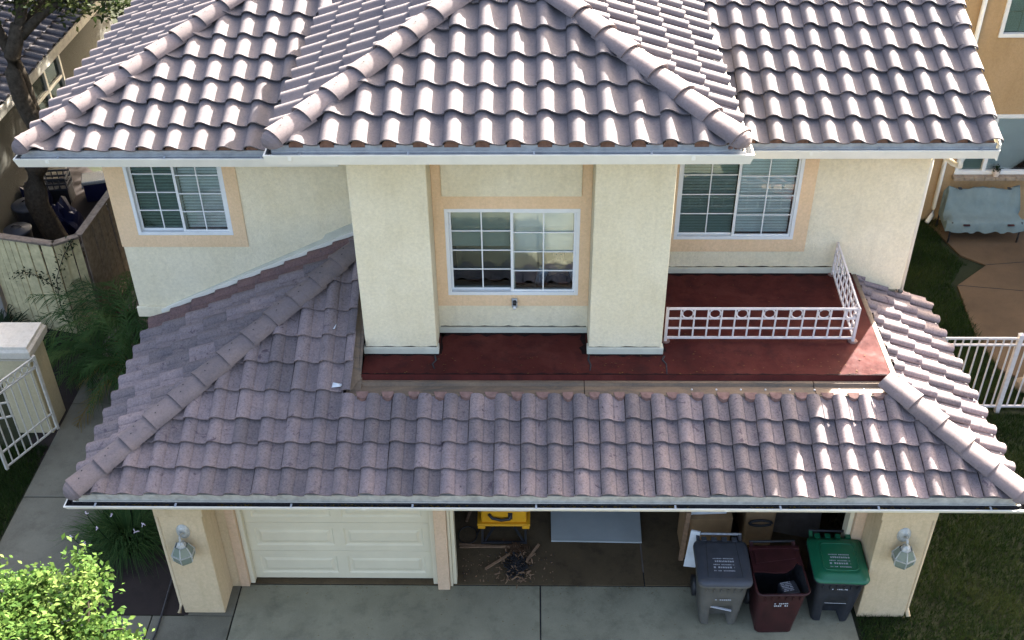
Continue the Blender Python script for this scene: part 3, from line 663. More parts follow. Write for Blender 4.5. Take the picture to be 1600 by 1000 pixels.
# ------------------------------------------------------------------ windows
def window(x0, x1, z0, z1, y, blind, screen, muntins=True, label=None, left_open=0):
    w = bpy.data.objects.new('window', None); COL.objects.link(w); w.parent = house; w.location = (x0, y, z0)
    if label: w['label'] = label
    X, Z = x1-x0, z1-z0
    MB().ring(0, X, 0, Z, .045, -.045, .06).build('window_frame', 'white', w, .004)
    half = X/2
    sm = MB().ring(0, half-.01, 0, Z-.07, .035, 0, .028).mesh('sash', 'white')
    s1 = link('sash', sm, w, .003, (.035, .018, .035)); s2 = link('sash', sm, w, .003, (half-.025, -.022, .035))
    MB().box(.07, half-.01, .028, .032, .07, Z-.07).build('pane', 'screen' if screen else 'glass', w)
    MB().box(half+.01, X-.07, -.010, -.006, .07, Z-.07).build('pane', 'glass', w)
    if muntins:
        for ox, yy in ((.035, .012), (half-.025, -.024)):
            wd = half-.01
            mv = MB().box(0, .015, 0, .010, 0, Z-.14).mesh('muntin', 'white'); mh = MB().box(0, wd-.07, 0, .010, 0, .014).mesh('muntin', 'white')
            link('muntin', mv, w, 0, (ox+wd/2-.007, yy, .07))
            for i in range(1, 4): link('muntin', mh, w, 0, (ox+.035, yy+.0005, .07+(Z-.14)*i/4))
    if blind:
        b0, b1, pitch = blind
        sl_ = MB().add([(0, 0, 0), (half-.09, 0, 0), (half-.09, .020, .026), (0, .020, .026)], [(0, 1, 2, 3)]).mesh('blind_slat', 'blind')
        n = int((b1-b0)/pitch)
        for ox in (.065, half+.02):
            for i in range(n): link('blind_slat', sl_, w, 0, (ox+random.uniform(-.002, .002), .062+random.uniform(-.002, .002), b0+i*pitch))
    return w
window(-5.15, -3.90, 3.90, 5.10, 2.47, (.06, 1.14, .044), True)
wc = window(-1.03, .565, 3.70, 4.925, 1.39, None, True)
window(1.88, 3.46, 3.66, 4.95, 2.747, (.06, 1.24, .042), True)
# middle window: blinds drawn half way
half = 1.595/2
sl_ = MB().add([(0, 0, 0), (half-.09, 0, 0), (half-.09, .030, .028), (0, .030, .028)], [(0, 1, 2, 3)]).mesh('blind_slat', 'blind')
for ox, b0 in ((.065, .62), (half+.02, .56)):
    for i in range(int((1.2-b0)/.036)): link('blind_slat', sl_, wc, 0, (ox, .11, b0+i*.036))
MB().box(half+.02, half*2-.07, .10, .13, .535, .56).build('blind_rail', 'blind', wc)
# rooms behind the windows
def room(x0, x1, y0, y1, z0, z1, mat='room'):
    MB().add([(x, y, z) for z in (z0, z1) for y in (y0, y1) for x in (x0, x1)], [(0, 1, 3, 2), (4, 6, 7, 5), (2, 3, 7, 6), (0, 2, 6, 4), (1, 5, 7, 3)]).build('room_lining', mat, house)
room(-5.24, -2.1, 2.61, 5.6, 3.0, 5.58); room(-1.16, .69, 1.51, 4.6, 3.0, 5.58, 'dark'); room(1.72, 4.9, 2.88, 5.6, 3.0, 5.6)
MB().prism([(-1.0, 2.5, 3.3), (.18, 2.5, 3.3), (.12, 2.5, 4.15), (-.55, 2.5, 4.75), (-1.0, 2.5, 4.8)], (0, .12, 0)).build('slanted_panel', 'beige_in', house)  # beige panel that draws the pale diagonal shape behind the glass

# ------------------------------------------------------------------ balcony deck and flashings
DZ = 3.128
dk = MB().prism([(-2.06, .485, 3.0), (4.29, .485, 3.0), (4.33, 2.715, 3.0), (1.59, 2.715, 3.0), (1.59, 1.36, 3.0), (-2.06, 1.36, 3.0)], (0, 0, DZ-3.0)).build('balcony_deck', 'deck', house, .012)
MB().prism([(-2.07, .485, 3.135), (4.30, .485, 3.135), (4.30, .455, 3.085), (-2.07, .455, 3.085)], (0, -.004, -.05)).build('deck_edge', 'deck', house)
zt = EZ+PL*(TOPY-EY)
for x0, x1 in ((-2.18, .62), (.63, 3.35), (3.36, 4.40)):
    MB().add([(x0, .478, 3.07), (x1, .478, 3.07), (x1, .40, 3.085), (x0, .40, 3.085), (x1, .385, 3.045), (x0, .385, 3.045), (x1, TOPY-.03, zt+.045), (x0, TOPY-.03, zt+.045), (x1, TOPY-.035, zt+.02), (x0, TOPY-.035, zt+.02)], [(0, 1, 2, 3), (3, 2, 4, 5), (5, 4, 6, 7), (7, 6, 8, 9)]).build('apron_flashing', 'flash', house)
for cx_, cy_, pts_ in ((-1.19, .86, ((0, 0), (.02, -.09), (-.02, -.16), (.01, -.25))), (.70, .88, ((0, 0), (-.01, -.1), (.015, -.2), (.0, -.30))), (1.62, .86, ((0, 0), (-.03, -.07), (.01, -.16), (.0, -.34)))):
    MB().tube([(cx_+a, cy_+b, DZ+.002) for a, b in pts_], [.014, .012, .009, .006], 5).build('deck_crack', 'muck', house)
nh = MB().tube([(0, 0, 0), (0, -.004, .012)], .012, 8).mesh('flashing_nail', 'galv')
for i in range(9): link('flashing_nail', nh, house, 0, (1.9+i*.29, .32, 3.045))
MB().add([(4.305, .40, 3.10), (4.345, 2.715, 3.10), (4.40, 2.715, 3.10), (4.375, .36, 3.08), (4.43, 2.715, 3.03), (4.41, .33, 3.0)], [(0, 1, 2, 3), (3, 2, 4, 5)]).build('curb_flashing', 'flash', house)
MB().prism([(4.29, .45, 3.0), (4.345, 2.715, 3.0), (4.40, 2.715, 3.0), (4.37, .42, 3.0)], (0, 0, .085)).build('curb', 'flash', house)
MB().add([(-2.05, .42, 3.1), (-2.05, 2.3, 3.97+.10), (-2.09, 2.3, 3.97+.04), (-2.08, .42, 3.1), (-2.17, 2.3, 3.97-.01), (-2.17, .24, 3.05)], [(0, 1, 2, 3), (3, 2, 4, 5)]).build('side_flashing', 'flash', house)
MB().prism([(-2.21, .17, 3.028), (-2.04, .17, 3.02), (-2.04, .50, 3.115), (-2.21, .50, 3.10)], (0, 0, -.06)).build('corner_flashing', 'flash', house)
# white stepped flashing along the left wall
f0, f1 = -4.98, -2.06; fz = lambda x: EZ+PL*(x-EXL)
MB().prism([(f0, 2.425, fz(f0)+.075), (f1, 2.425, fz(f1)+.075), (f1, 2.425, fz(f1)+.225), (f0+.2, 2.425, fz(f0)+.26), (f0, 2.425, fz(f0)+.16)], (0, .013, 0)).build('wall_flashing', 'band', house)
MB().prism([(f0-.1, 2.392, fz(f0)+.06), (f1, 2.392, fz(f1)+.10), (f1, 2.392, fz(f1)+.15), (f0-.1, 2.392, fz(f0)+.12)], (0, .030, 0)).build('wall_flashing', 'gut', house)
MB().prism([(-2.75, 2.42, fz(-2.75)+.20), (f1, 2.42, fz(f1)+.20), (f1, 2.42, fz(f1)+.27), (-2.70, 2.42, fz(-2.7)+.26)], (0, .018, 0)).build('wall_flashing', 'band', house)

# mildew line where the deck meets the walls, seams of the gutters, small things on the roof
M['mildew'] = simple('mildew', (.016, .008, .008), .9, .1, .5, 30)
def mildew(a, b, side, w, seed):
    r = random.Random(seed); a, b, n_ = Vector(a), Vector(b), Vector(side); n = max(6, int((b-a).length/.06)); lo = [a.lerp(b, i/n) for i in range(n+1)]; ww = [w*(.35+.65*abs(math.sin(i*.7+seed)))*r.uniform(.5, 1.3) for i in range(n+1)]
    vs = lo+[p+n_*q for p, q in zip(lo, ww)]; MB().add(vs, [(i, i+1, n+2+i, n+1+i) for i in range(n)]).build('mildew_stain', 'mildew', house)
zd = DZ+.003
mildew((-1.18, 1.328, zd), (.70, 1.328, zd), (0, -1, 0), .07, 1); mildew((-2.05, .893, zd), (-1.14, .893, zd), (0, -1, 0), .04, 2); mildew((.68, .893, zd), (1.60, .893, zd), (0, -1, 0), .045, 3)
mildew((1.62, 2.683, zd), (4.2, 2.683, zd), (0, -1, 0), .06, 4); mildew((1.609, .95, zd), (1.609, 2.68, zd), (1, 0, 0), .05, 5); mildew((-1.142, .9, zd), (-1.142, 1.33, zd), (1, 0, 0), .05, 6); mildew((.672, .9, zd), (.672, 1.33, zd), (-1, 0, 0), .10, 7); mildew((-2.05, .500, zd), (4.26, .500, zd), (0, 1, 0), .028, 8)
for x0, x1, yw, z0, sd in ((-2.04, -1.17, .917, 3.222, 11), (.70, 1.58, .917, 3.222, 12), (1.65, 4.2, 2.7155, 3.214, 13), (-1.15, .68, 1.3595, 3.209, 14)): mildew((x0, yw, z0), (x1, yw, z0), (0, 0, 1), .016, sd)
for r_, x, y, z, h in ((R_mid, -2.45, .133, 6.261, .12), (R_mid, 1.62, .133, 6.261, .12), (R_left, -5.75, 1.771, 5.361, .12), (R_right, 3.3, 1.952, 5.361, .12), (R_low, -1.9, -1.004, 2.402, .065), (R_low, 2.2, -1.004, 2.402, .065)):
    MB().box(x-.02, x+.02, y-.0065, y+.004, z-h*.5, z+.0015).build('gutter_joint', 'gut', r_)
o = MB().add([(-.06, -.03, 0), (.05, -.035, .02), (.07, .03, .005), (-.05, .035, .025), (0, 0, .045)], [(0, 1, 4), (1, 2, 4), (2, 3, 4), (3, 0, 4)]).build('wrapper', 'paper', None, 0, (-2.32, .30, 3.11)); tag(o, 'crumpled pale wrapper lying on the lower roof by the flashing corner', 'litter')
o = MB().add([(-.015, -.05, 0), (.012, -.05, .004), (.02, .05, .006), (-.008, .055, .002)], [(0, 1, 2, 3)]).build('feather', 'paper', None, 0, (-2.42, 1.02, 3.455)); tag(o, 'small white feather lying on the lower roof left of the pillar', 'feather')
rr_ = random.Random(8)
for k in range(7): MB().bar((2.02+rr_.uniform(-.1, .08), .20+rr_.uniform(-.02, .1), 6.27+rr_.uniform(0, .05)), (2.06+rr_.uniform(-.1, .08), .22+rr_.uniform(-.02, .1), 6.29+rr_.uniform(0, .05)), .04, .03).build('mortar_chunk', 'mortar' if k % 2 else 'mortar_pink', R_mid)
n = 260; x = rng.uniform(-2.0, 4.2, n); y = np.where(rng.random(n) < .6, rng.uniform(.5, .9, n), rng.uniform(.9, 2.6, n)); k = (x > 1.65) | (y < .88); x, y = x[k], y[k]; n = len(x); an = rng.uniform(0, 3.14, n); w = rng.uniform(.006, .016, n)
v = np.stack([np.stack([x+np.cos(an+q)*w, y+np.sin(an+q)*w*.5, np.full(n, DZ+.005)+(.006 if q % 2 else 0)], 1) for q in (0, 1.57, 3.14, 4.71)], 1).reshape(-1, 3)
o = link('deck_litter', raw_mesh('deck_litter', v, np.arange(4*n).reshape(n, 4), 'leaf_dry', np.repeat(rng.uniform(0, .5, n), 4)), house); o['kind'] = 'stuff'
n = 700; x = rng.uniform(-3.8, 4.1, n); y = np.where(rng.random(n) < .5, -.08-rng.exponential(.08, n), rng.uniform(-2.2, -.1, n)); an = rng.uniform(0, 3.14, n); w = rng.uniform(.004, .012, n)
v = np.stack([np.stack([x+np.cos(an+q)*w, y+np.sin(an+q)*w*.5, np.full(n, .003)+(.005 if q % 2 else 0)], 1) for q in (0, 1.57, 3.14, 4.71)], 1).reshape(-1, 3)
o = tag(link('drive_litter', raw_mesh('drive_litter', v, np.arange(4*n).reshape(n, 4), 'leaf_dry', np.repeat(rng.uniform(0, .4, n), 4))), 'tiny dry leaf crumbs scattered on the driveway', 'litter', kind='stuff')

# balcony railing
rl = bpy.data.objects.new('balcony_railing', None); COL.objects.link(rl); rl.parent = house
def rail_run(a, b, zb, zt_, nb, rings, post_a=True, post_b=True):
    a, b = Vector((*a, 0)), Vector((*b, 0)); L = (b-a).length; d = (b-a)/L; H = zt_-zb
    for f in (0, .333, .667, 1.0):
        z = zb+H*f; MB().bar(a+V3(0, 0, z), b+V3(0, 0, z), .024 if f in (0, 1) else .02, .024 if f in (0, 1) else .018).build('rail_bar', 'rail', rl)
    bm_ = MB().box(-.009, .009, -.009, .009, 0, H).mesh('baluster', 'rail')
    for i in range(1, nb): p = a+d*(L*i/nb); o = link('baluster', bm_, rl, 0, (p.x, p.y, zb)); o.rotation_euler.z = math.atan2(d.y, d.x)
    rr = min(L/nb, H/3)*.46; cm = MB().tube([(math.cos(t)*rr, 0, math.sin(t)*rr) for t in [i*math.pi/10 for i in range(20)]], .010, 6, closed=True).mesh('rail_ring', 'rail')
    for i in range(1, nb, 2): p = a+d*(L*(i+.5)/nb); o = link('rail_ring', cm, rl, 0, (p.x, p.y, zb+H*.833)); o.rotation_euler.z = math.atan2(d.y, d.x)
    for q, on in ((a, post_a), (b, post_b)):
        if on: MB().box(q.x-.017, q.x+.017, q.y-.017, q.y+.017, DZ+.002, zt_+.012).build('rail_post', 'rail', rl)
rail_run((1.66, 1.17), (3.985, 1.17), 3.185, 3.625, 14, True)
rail_run((3.985, 1.19), (4.06, 2.66), 3.185, 3.625, 10, True, False, True)
for x, y in ((3.985, 1.17), (4.06, 2.66), (1.66, 1.17)): MB().tube([(x, y, DZ+.001), (x, y, DZ+.012)], .06, 10).build('post_foot', 'mortar_pink', rl)

# ------------------------------------------------------------------ garage front
for x0, x1, nm in ((-4.50, -3.97, 'a'), (4.17, 4.77, 'b')):
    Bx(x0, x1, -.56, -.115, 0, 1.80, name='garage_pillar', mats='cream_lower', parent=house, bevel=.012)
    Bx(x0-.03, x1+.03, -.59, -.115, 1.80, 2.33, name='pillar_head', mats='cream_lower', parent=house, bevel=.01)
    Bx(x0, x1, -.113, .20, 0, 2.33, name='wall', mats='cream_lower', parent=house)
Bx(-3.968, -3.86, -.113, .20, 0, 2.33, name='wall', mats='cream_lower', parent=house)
Bx(-3.858, -3.74, -.13, .08, 0.01, 2.33, name='door_jamb', mats='peach', parent=house, bevel=.006)
Bx(-3.738, -3.68, -.07, .06, 0.01, 2.33, name='door_jamb', mats='door', parent=house, bevel=.004)
Bx(-1.30, -1.235, -.07, .06, 0.01, 2.33, name='door_jamb', mats='door', parent=house, bevel=.004)
Bx(-1.233, -1.075, -.16, .18, 0.0, 2.33, name='door_post', mats='peach', parent=house, bevel=.006)
Bx(-1.073, -1.04, -.10, .12, 0.0, 2.33, name='door_jamb', mats='door', parent=house, bevel=.004)
Bx(-1.038, -.99, -.06, .10, 0.0, 2.33, name='door_jamb', mats='door', parent=house, bevel=.004)
Bx(3.98, 4.035, -.06, .10, 0.0, 2.33, name='door_jamb', mats='door', parent=house, bevel=.004)
Bx(4.037, 4.168, -.112, .18, 0.0, 2.33, name='door_jamb', mats='peach', parent=house, bevel=.004)
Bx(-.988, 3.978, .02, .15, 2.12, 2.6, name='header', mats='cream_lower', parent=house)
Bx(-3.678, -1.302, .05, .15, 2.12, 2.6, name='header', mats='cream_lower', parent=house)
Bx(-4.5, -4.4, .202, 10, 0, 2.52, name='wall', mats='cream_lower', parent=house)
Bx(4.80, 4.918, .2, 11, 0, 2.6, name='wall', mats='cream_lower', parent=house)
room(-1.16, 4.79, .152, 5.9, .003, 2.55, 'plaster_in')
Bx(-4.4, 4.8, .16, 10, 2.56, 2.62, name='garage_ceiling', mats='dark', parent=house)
Bx(-5.24, 4.9, 16.9, 17.0, 0, 5.4, name='wall', mats='cream', parent=house)
gd = bpy.data.objects.new('garage_door', None); COL.objects.link(gd); gd.parent = house
def door_section():
    mb = MB(); X0, X1, H = -3.678, -1.302, .524
    xs = [X0, X0+.10, X0+1.12, X1-1.12, X1-.10, X1]; zs = [0, .10, H-.10, H]
    vs = [(x, 0, z) for z in zs for x in xs]; n = len(xs); fs = []
    for j in range(3):
        for i in range(5):
            if j == 1 and i in (1, 3): continue
            fs.append((j*n+i, j*n+i+1, (j+1)*n+i+1, (j+1)*n+i))
    mb.add(vs, fs)
    for a, b in ((xs[1], xs[2]), (xs[3], xs[4])):
        st_ = [(0, 0), (.02, .016), (.05, .016), (.085, .002)]; prev = None
        for k, (ins, dy) in enumerate(st_):
            r = [(a+ins, dy, zs[1]+ins), (b-ins, dy, zs[1]+ins), (b-ins, dy, zs[2]-ins), (a+ins, dy, zs[2]-ins)]
            if prev: mb.add(prev+r, [(q, (q+1) % 4, 4+(q+1) % 4, 4+q) for q in range(4)])
            prev = r
        mb.add(prev, [(0, 1, 2, 3)])
    mb.add([(X0, 0, 0), (X1, 0, 0), (X1, .04, 0), (X0, .04, 0)], [(0, 1, 2, 3)]); mb.add([(X0, 0, H), (X1, 0, H), (X1, .04, H), (X0, .04, H)], [(0, 1, 2, 3)])
    return mb.mesh('door_panel', 'door')
dm = door_section()
for i in range(4): link('door_panel', dm, gd, 0, (0, .012, .03+i*.529))
Bx(-3.678, -1.302, .03, .05, .012, .03, name='door_seal', mats='black', parent=gd)
# ------------------------------------------------------------------ wall lanterns
def lantern(x, label):
    t = thing('wall_lantern', label, 'wall lamp', (x, -.562, 1.53), 0, 'lanterns on the garage pillars')
    mb = MB(); k = 14; ringp = [(.058*math.cos(i*2*math.pi/k), 0, .085*math.sin(i*2*math.pi/k)) for i in range(k)]
    mb.loft([[(a, 0, c) for a, _, c in ringp], [(a*.9, -.014, c*.9) for a, _, c in ringp], [(a*.55, -.032, c*.55) for a, _, c in ringp]]); mb.build('back_plate', 'lampmetal', t)
    MB().tube([(0, -.025, .0), (0, -.065, .03), (0, -.10, .025), (0, -.11, -.0), (0, -.11, -.03)], .011, 8).build('arm', 'lampmetal', t)
    hexr = lambda r, z: [(r*math.cos(math.pi/6+i*math.pi/3), -.11+r*math.sin(math.pi/6+i*math.pi/3), z) for i in range(6)]
    MB().loft([hexr(.012, -.02), hexr(.034, -.035), hexr(.042, -.055), hexr(.048, -.066)], 0, True, False).build('cap', 'lampmetal', t)
    lv = [(.056, -.060), (.096, -.145), (.090, -.215)]
    for a in (0, 1):
        r0, r1 = hexr(*lv[a]), hexr(*lv[a+1])
        for i in range(6):
            j = (i+1) % 6; MB().add([r0[i], r0[j], r1[j], r1[i]], [(0, 1, 2, 3)]).build('glass_pane', 'frost', t)
            MB().bar(r0[i], r1[i], .008, .008).build('frame_bar', 'lampmetal', t)
    r = hexr(.098, -.145)
    for i in range(6): MB().bar(r[i], r[(i+1) % 6], .010, .010).build('frame_bar', 'lampmetal', t)
    MB().loft([hexr(.088, -.213), hexr(.074, -.245), hexr(.045, -.27), hexr(.012, -.28)], 0, True, False).build('base_cup', 'frost', t)
    return t
for _x, _l in ((-4.235, 'weathered hexagonal glass lantern on the left garage pillar'), (4.47, 'weathered hexagonal glass lantern on the right garage pillar behind the green bin')): lantern(_x, _l).scale = (1.45, 1.35, 1.4)

# security camera under the middle window
t = thing('security_camera', 'small black and white security camera under the middle window', 'camera', (-.215, 1.345, 3.60))
MB().box(-.035, .035, -.03, 0, -.07, .06).build('mount', 'galv', t, .006)
MB().tube([(0, -.03, .025), (0, -.075, .02)], .024, 10).build('lens_barrel', 'black', t)
MB().tube([(0, -.03, -.045), (0, -.07, -.055)], .020, 10).build('sensor', 'white', t)

# person behind the middle window
def person(loc):
    t = thing('person', 'person in dark shirt with pale blue patterned sleeves sitting behind the middle window', 'person', loc)
    def skin_obj(name, pts, edges, mat, parent, lv=2):
        me = bpy.data.meshes.new(name); me.from_pydata([p[:3] for p in pts], edges, []); o = link(name, me, parent); me.materials.append(M[mat])
        o.modifiers.new('skin', 'SKIN'); o.modifiers.new('sub', 'SUBSURF').levels = lv; o.modifiers['sub'].render_levels = lv
        for i, p in enumerate(pts): me.skin_vertices[0].data[i].radius = (p[3], p[4] if len(p) > 4 else p[3])
        me.skin_vertices[0].data[0].use_root = True; o.modifiers['skin'].use_smooth_shade = True; return o
    P = [(0, 0, .95, .16, .11), (0, 0, 1.15, .15, .105), (0, .0, 1.35, .17, .11), (0, .01, 1.47, .10, .08), (0, 0, 1.54, .055), (0, -.02, 1.62, .07, .085), (0, -.02, 1.72, .08, .095), (0, -.01, 1.80, .05, .06),
         (-.19, 0, 1.42, .06), (-.25, -.03, 1.15, .045), (-.20, -.20, .98, .035), (-.14, -.30, 1.0, .03),
         (.19, 0, 1.42, .06), (.26, -.03, 1.15, .045), (.23, -.20, .97, .035), (.16, -.30, .98, .03),
         (-.09, -.02, .88, .10), (-.13, -.34, 1.0, .065), (-.13, -.30, .85, .05), (-.13, -.36, .81, .035), (.09, -.02, .88, .10), (.13, -.34, 1.0, .065), (.13, -.30, .85, .05), (.13, -.36, .81, .035)]
    Ed = [(0, 1), (1, 2), (2, 3), (3, 4), (4, 5), (5, 6), (6, 7), (3, 8), (8, 9), (9, 10), (10, 11), (3, 12), (12, 13), (13, 14), (14, 15), (0, 16), (16, 17), (17, 18), (18, 19), (0, 20), (20, 21), (21, 22), (22, 23)]
    skin_obj('body', P, Ed, 'skin', t)
    for s_ in (-1, 1):     # five fingers each
        for k in range(5):
            x = s_*.14+ (k-2)*.018; pts = [(x*1.0, -.30, 1.0, .011), (x, -.34, .995-.002*k, .010), (x-.004*s_, -.37, .975, .009)]
            if k == (0 if s_ > 0 else 4): pts = [(x, -.29, 1.0, .012), (x-.02*s_, -.32, 1.0, .010), (x-.028*s_, -.345, .99, .009)]
            skin_obj('finger', pts, [(0, 1), (1, 2)], 'skin', t, 1)
        skin_obj('sleeve', [(s_*.17, .005, 1.44, .078), (s_*.22, -.01, 1.30, .066), (s_*.25, -.03, 1.16, .058)], [(0, 1), (1, 2)], 'sleeve', t)
    skin_obj('shirt', [(0, 0, .92, .178, .128), (0, 0, 1.12, .168, .123), (0, 0, 1.34, .188, .128), (0, .01, 1.47, .115, .095)], [(0, 1), (1, 2), (2, 3)], 'shirt', t)
    skin_obj('trousers', [(0, 0, .90, .172, .122), (-.09, -.02, .88, .112), (-.13, -.34, 1.0, .076), (-.13, -.31, .88, .06), (.09, -.02, .88, .112), (.13, -.34, 1.0, .076), (.13, -.31, .88, .06)], [(0, 1), (1, 2), (2, 3), (0, 4), (4, 5), (5, 6)], 'shirt', t)
    skin_obj('hair', [(0, .035, 1.70, .085, .075), (0, .015, 1.79, .085, .085), (0, -.02, 1.825, .06, .06)], [(0, 1), (1, 2)], 'hair', t)
    for s_ in (-1, 1):
        MB().tube([(s_*.03, -.112, 1.70), (s_*.03, -.121, 1.70)], .010, 8).build('eye', 'black', t)
        MB().tube([(s_*.082, -.01, 1.715), (s_*.090, .005, 1.69), (s_*.082, .0, 1.665)], .012, 6).build('ear', 'skin', t)
    MB().prism([(-.012, -.108, 1.655), (.012, -.108, 1.655), (0, -.108, 1.70)], (0, -.022, -.004)).build('nose', 'skin', t)
    MB().box(-.026, .026, -.113, -.106, 1.622, 1.632).build('mouth', 'brown', t)
MB().box(.12, .56, 1.86, 2.25, 3.002, 3.04).build('floor_cushion', 'shirt', house)
person((.34, 2.05, 2.22))

# ------------------------------------------------------------------ wheeled bins
def rrect(w, d, r, z, y0=0, cx=0, notch=0, n=4):
    """rounded rectangle ring, front side at y0, with an optional notch in the middle of the front."""
    x0, x1, y1 = cx-w/2, cx+w/2, y0+d; p = []
    if True:
        p += [(cx-w*.27, y0, z), (cx-w*.23, y0+notch, z), (cx+w*.23, y0+notch, z), (cx+w*.27, y0, z)]
    for (ax, ay, a0) in ((x1-r, y0+r, -90), (x1-r, y1-r, 0), (x0+r, y1-r, 90), (x0+r, y0+r, 180)):
        for i in range(n+1): a = rad(a0+90*i/n); p.append((ax+r*math.cos(a), ay+r*math.sin(a), z))
    return p
def marks(mb, x0, x1, z_or_y, size, P, n=None, seed=1):
    """a row of small printed dashes that stand for unreadable lettering."""
    r = random.Random(seed); x = x0
    while x < x1:
        w = r.uniform(.4, 1.1)*size
        if r.random() > .12: mb.add([P(x, 0), P(min(x+w, x1), 0), P(min(x+w, x1), size*r.uniform(.7, 1.1)), P(x, size)], [(0, 1, 2, 3)])
        x += w+size*.3
def bin_(loc, rz, label, body, lid, lidtop, kind):
    t = thing('wheeled_bin', label, 'rubbish bin', loc, rz, 'wheeled bins in front of the open garage'); t.scale = (1.06, 1.04, 1.05)
    H = .84; z = [.02, .10, .34, .40, .60, .74, .80, H]
    nd = [.16, .16, .14, .0, 0, 0, 0, 0] if kind != 'maroon' else [.0]*8
    ws = [.44, .45, .49, .50, .535, .555, .575, .60]; y0 = [.09, .085, .055, .05, .028, .015, -.012, -.02]; ds = [.44, .45, .52, .54, .585, .61, .65, .68]
    rings = [rrect(ws[i], ds[i], .06, z[i], y0[i], 0, nd[i]) for i in range(8)]
    if kind == 'maroon':
        inner = [rrect(ws[i]-.02, ds[i]-.02, .05, z[i], y0[i]+.01, 0, 0) for i in (7, 5, 3, 1)]
        mb = MB().loft(rings+inner[:1], 0, False); mb.loft(inner, 1, False); mb.add(inner[-1], [tuple(range(len(inner[-1])))], 1); mb.build('body', [body, 'black'], t)
    else: MB().loft(rings).build('body', body, t)
    # moulded rim, ribs under the rim
    n = len(rings[7]); MB().tube([(x, y, z_-.012) for x, y, z_ in rrect(.605, .685, .07, H, -.022)], .014, 6, closed=True).build('rim', body, t)
    rb = MB().box(-.006, .006, -.012, .01, 0, .06).mesh('rib', body)
    for i in range(6): link('rib', rb, t, 0, (-.2+.08*i, .006, .70))
    if kind != 'maroon':
        MB().bar((-.125, .06, .385 if kind == 'grey' else .40), (.125, .06, .31 if kind == 'grey' else .40), .02, .016).build('lift_bar', 'print' if kind == 'grey' else 'print', t)
    for s_ in (-1, 1):
        mb = MB().tube([(s_*.21, .60, .13), (s_*.27, .60, .13)], .13, 16); mb.build('wheel', 'black', t)
    # handle at the back
    for s_ in (-1, 1): MB().bar((s_*.25, .64, .84), (s_*.25, .75, .90), .04, .03).build('handle_bracket', lid, t)
    MB().tube([(-.27, .745, .90), (.27, .745, .90)], .016, 8).build('handle', 'galv' if kind == 'grey' else 'black', t)
    # lid
    lb = bpy.data.objects.new('lid', None); COL.objects.link(lb); lb.parent = t; lb.location = (0, 0, 0)
    if kind == 'maroon':
        jag = [(-.295, .30), (-.18, .29), (-.05, .27), (.08, .275), (.17, .34), (.23, .42), (.295, .38)]
        mb = MB(); top = [(x, y, .875+.012*math.cos(x*5)) for x, y in jag]+[(.295, .66, .89), (-.295, .66, .89)]
        mb.prism(top, (0, 0, -.022)); mb.build('lid_shell', lidtop, lb)
        MB().prism([(-.25, .40, .889), (.22, .47, .889), (.22, .62, .899), (-.25, .62, .899)], (0, 0, .014)).build('lid_ridge', lidtop, lb)
        MB().box(-.29, .29, .61, .65, .875, .925).build('lid_hinge', lidtop, lb)
        b = thing('parcel', 'dark printed parcel lying in the open maroon bin', 'parcel', V3(*loc)+V3(.10, .14, .60), rz+.2)
        MB().box(-.10, .12, -.09, .12, 0, .20).build('parcel_body', 'bin_navy', b, .02); mb = MB()
        for i in range(6): marks(mb, -.08, .05, 0, .012, lambda x, k, i=i: (x, .09-.025*i+k, .2015), seed=i)
        mb.build('parcel_print', 'print', b)
    else:
        mb = MB(); zz = [H+.002, H+.022, H+.045, H+.06, H+.066] if kind == 'grey' else [H+.002, H+.028, H+.038, H+.07, H+.082]
        ins = [-.005, -.012, .005, .035, .075] if kind == 'grey' else [-.008, -.014, .02, .05, .085]
        rg = []
        for q, (a, b) in enumerate(zip(zz, ins)):
            rr_ = rrect(.61-2*b, .66-2*b, .075, a, -.03+b, 0); rg.append([(x, y, h+.03*max(0, y)/.63*(q > 0)) for x, y, h in rr_])
        mb.loft(rg); mb.build('lid_shell', lidtop, lb)
        gm = MB().bar((0, 0, 0), (-.0, .52, .026), .008, .01).mesh('lid_groove', 'black')
        if kind == 'grey':
            for s_ in (-1, 1): o = link('lid_groove', gm, lb, 0, (s_*.20, .06, H+.064)); o.rotation_euler.z = s_*.05
        else: MB().tube([(x, y, h) for x, y, h in [(x, y, H+.083+.03*y/.63) for x, y, _ in rrect(.40, .40, .06, 0, .10)]], .008, 6, closed=True).build('lid_ridge', lidtop, lb)
        for i in range(4): MB().box(-.22+.12*i, -.16+.12*i, .60, .66, H+.04, H+.10).build('lid_hinge', lid, lb)
        mb = MB()
        for i in range(5): marks(mb, -.12, .12, 0, .014 if i not in (1, 3) else .024, lambda x, k, i=i: (x, .32-.045*i+k, H+(.0675 if kind == 'grey' else .0835)+.03*(.32-.045*i+k)/.63+.002), seed=i+3)
        mb.build('lid_print', 'print', lb)['kind'] = 'stuff'
    mb = MB(); w = .09 if kind != 'maroon' else .08
    for i in range(1 if kind != 'maroon' else 2): marks(mb, -w, w, 0, .022, lambda x, k, i=i: (x, .010+.0 + (0 if kind != 'maroon' else .006), (.55 if kind == 'grey' else .68 if kind == 'green' else .62)-.04*i+k), seed=9+i)
    mb.build('front_print', 'print', t)
bin_((2.37, -.80, .004), rad(-1), 'grey wheeled bin with closed slate lid, leftmost of the three', 'bin_grey', 'lid_grey', 'lid_grey', 'grey')
bin_((3.06, -.92, .004), rad(1.5), 'dirty maroon wheeled bin with broken open lid between grey and green bins', 'bin_red', 'bin_red', 'bin_red', 'maroon')
bin_((3.80, -.74, .004), rad(-2), 'dark wheeled bin with bright green lid against the right pillar', 'bin_navy', 'lid_green', 'lid_green', 'green')

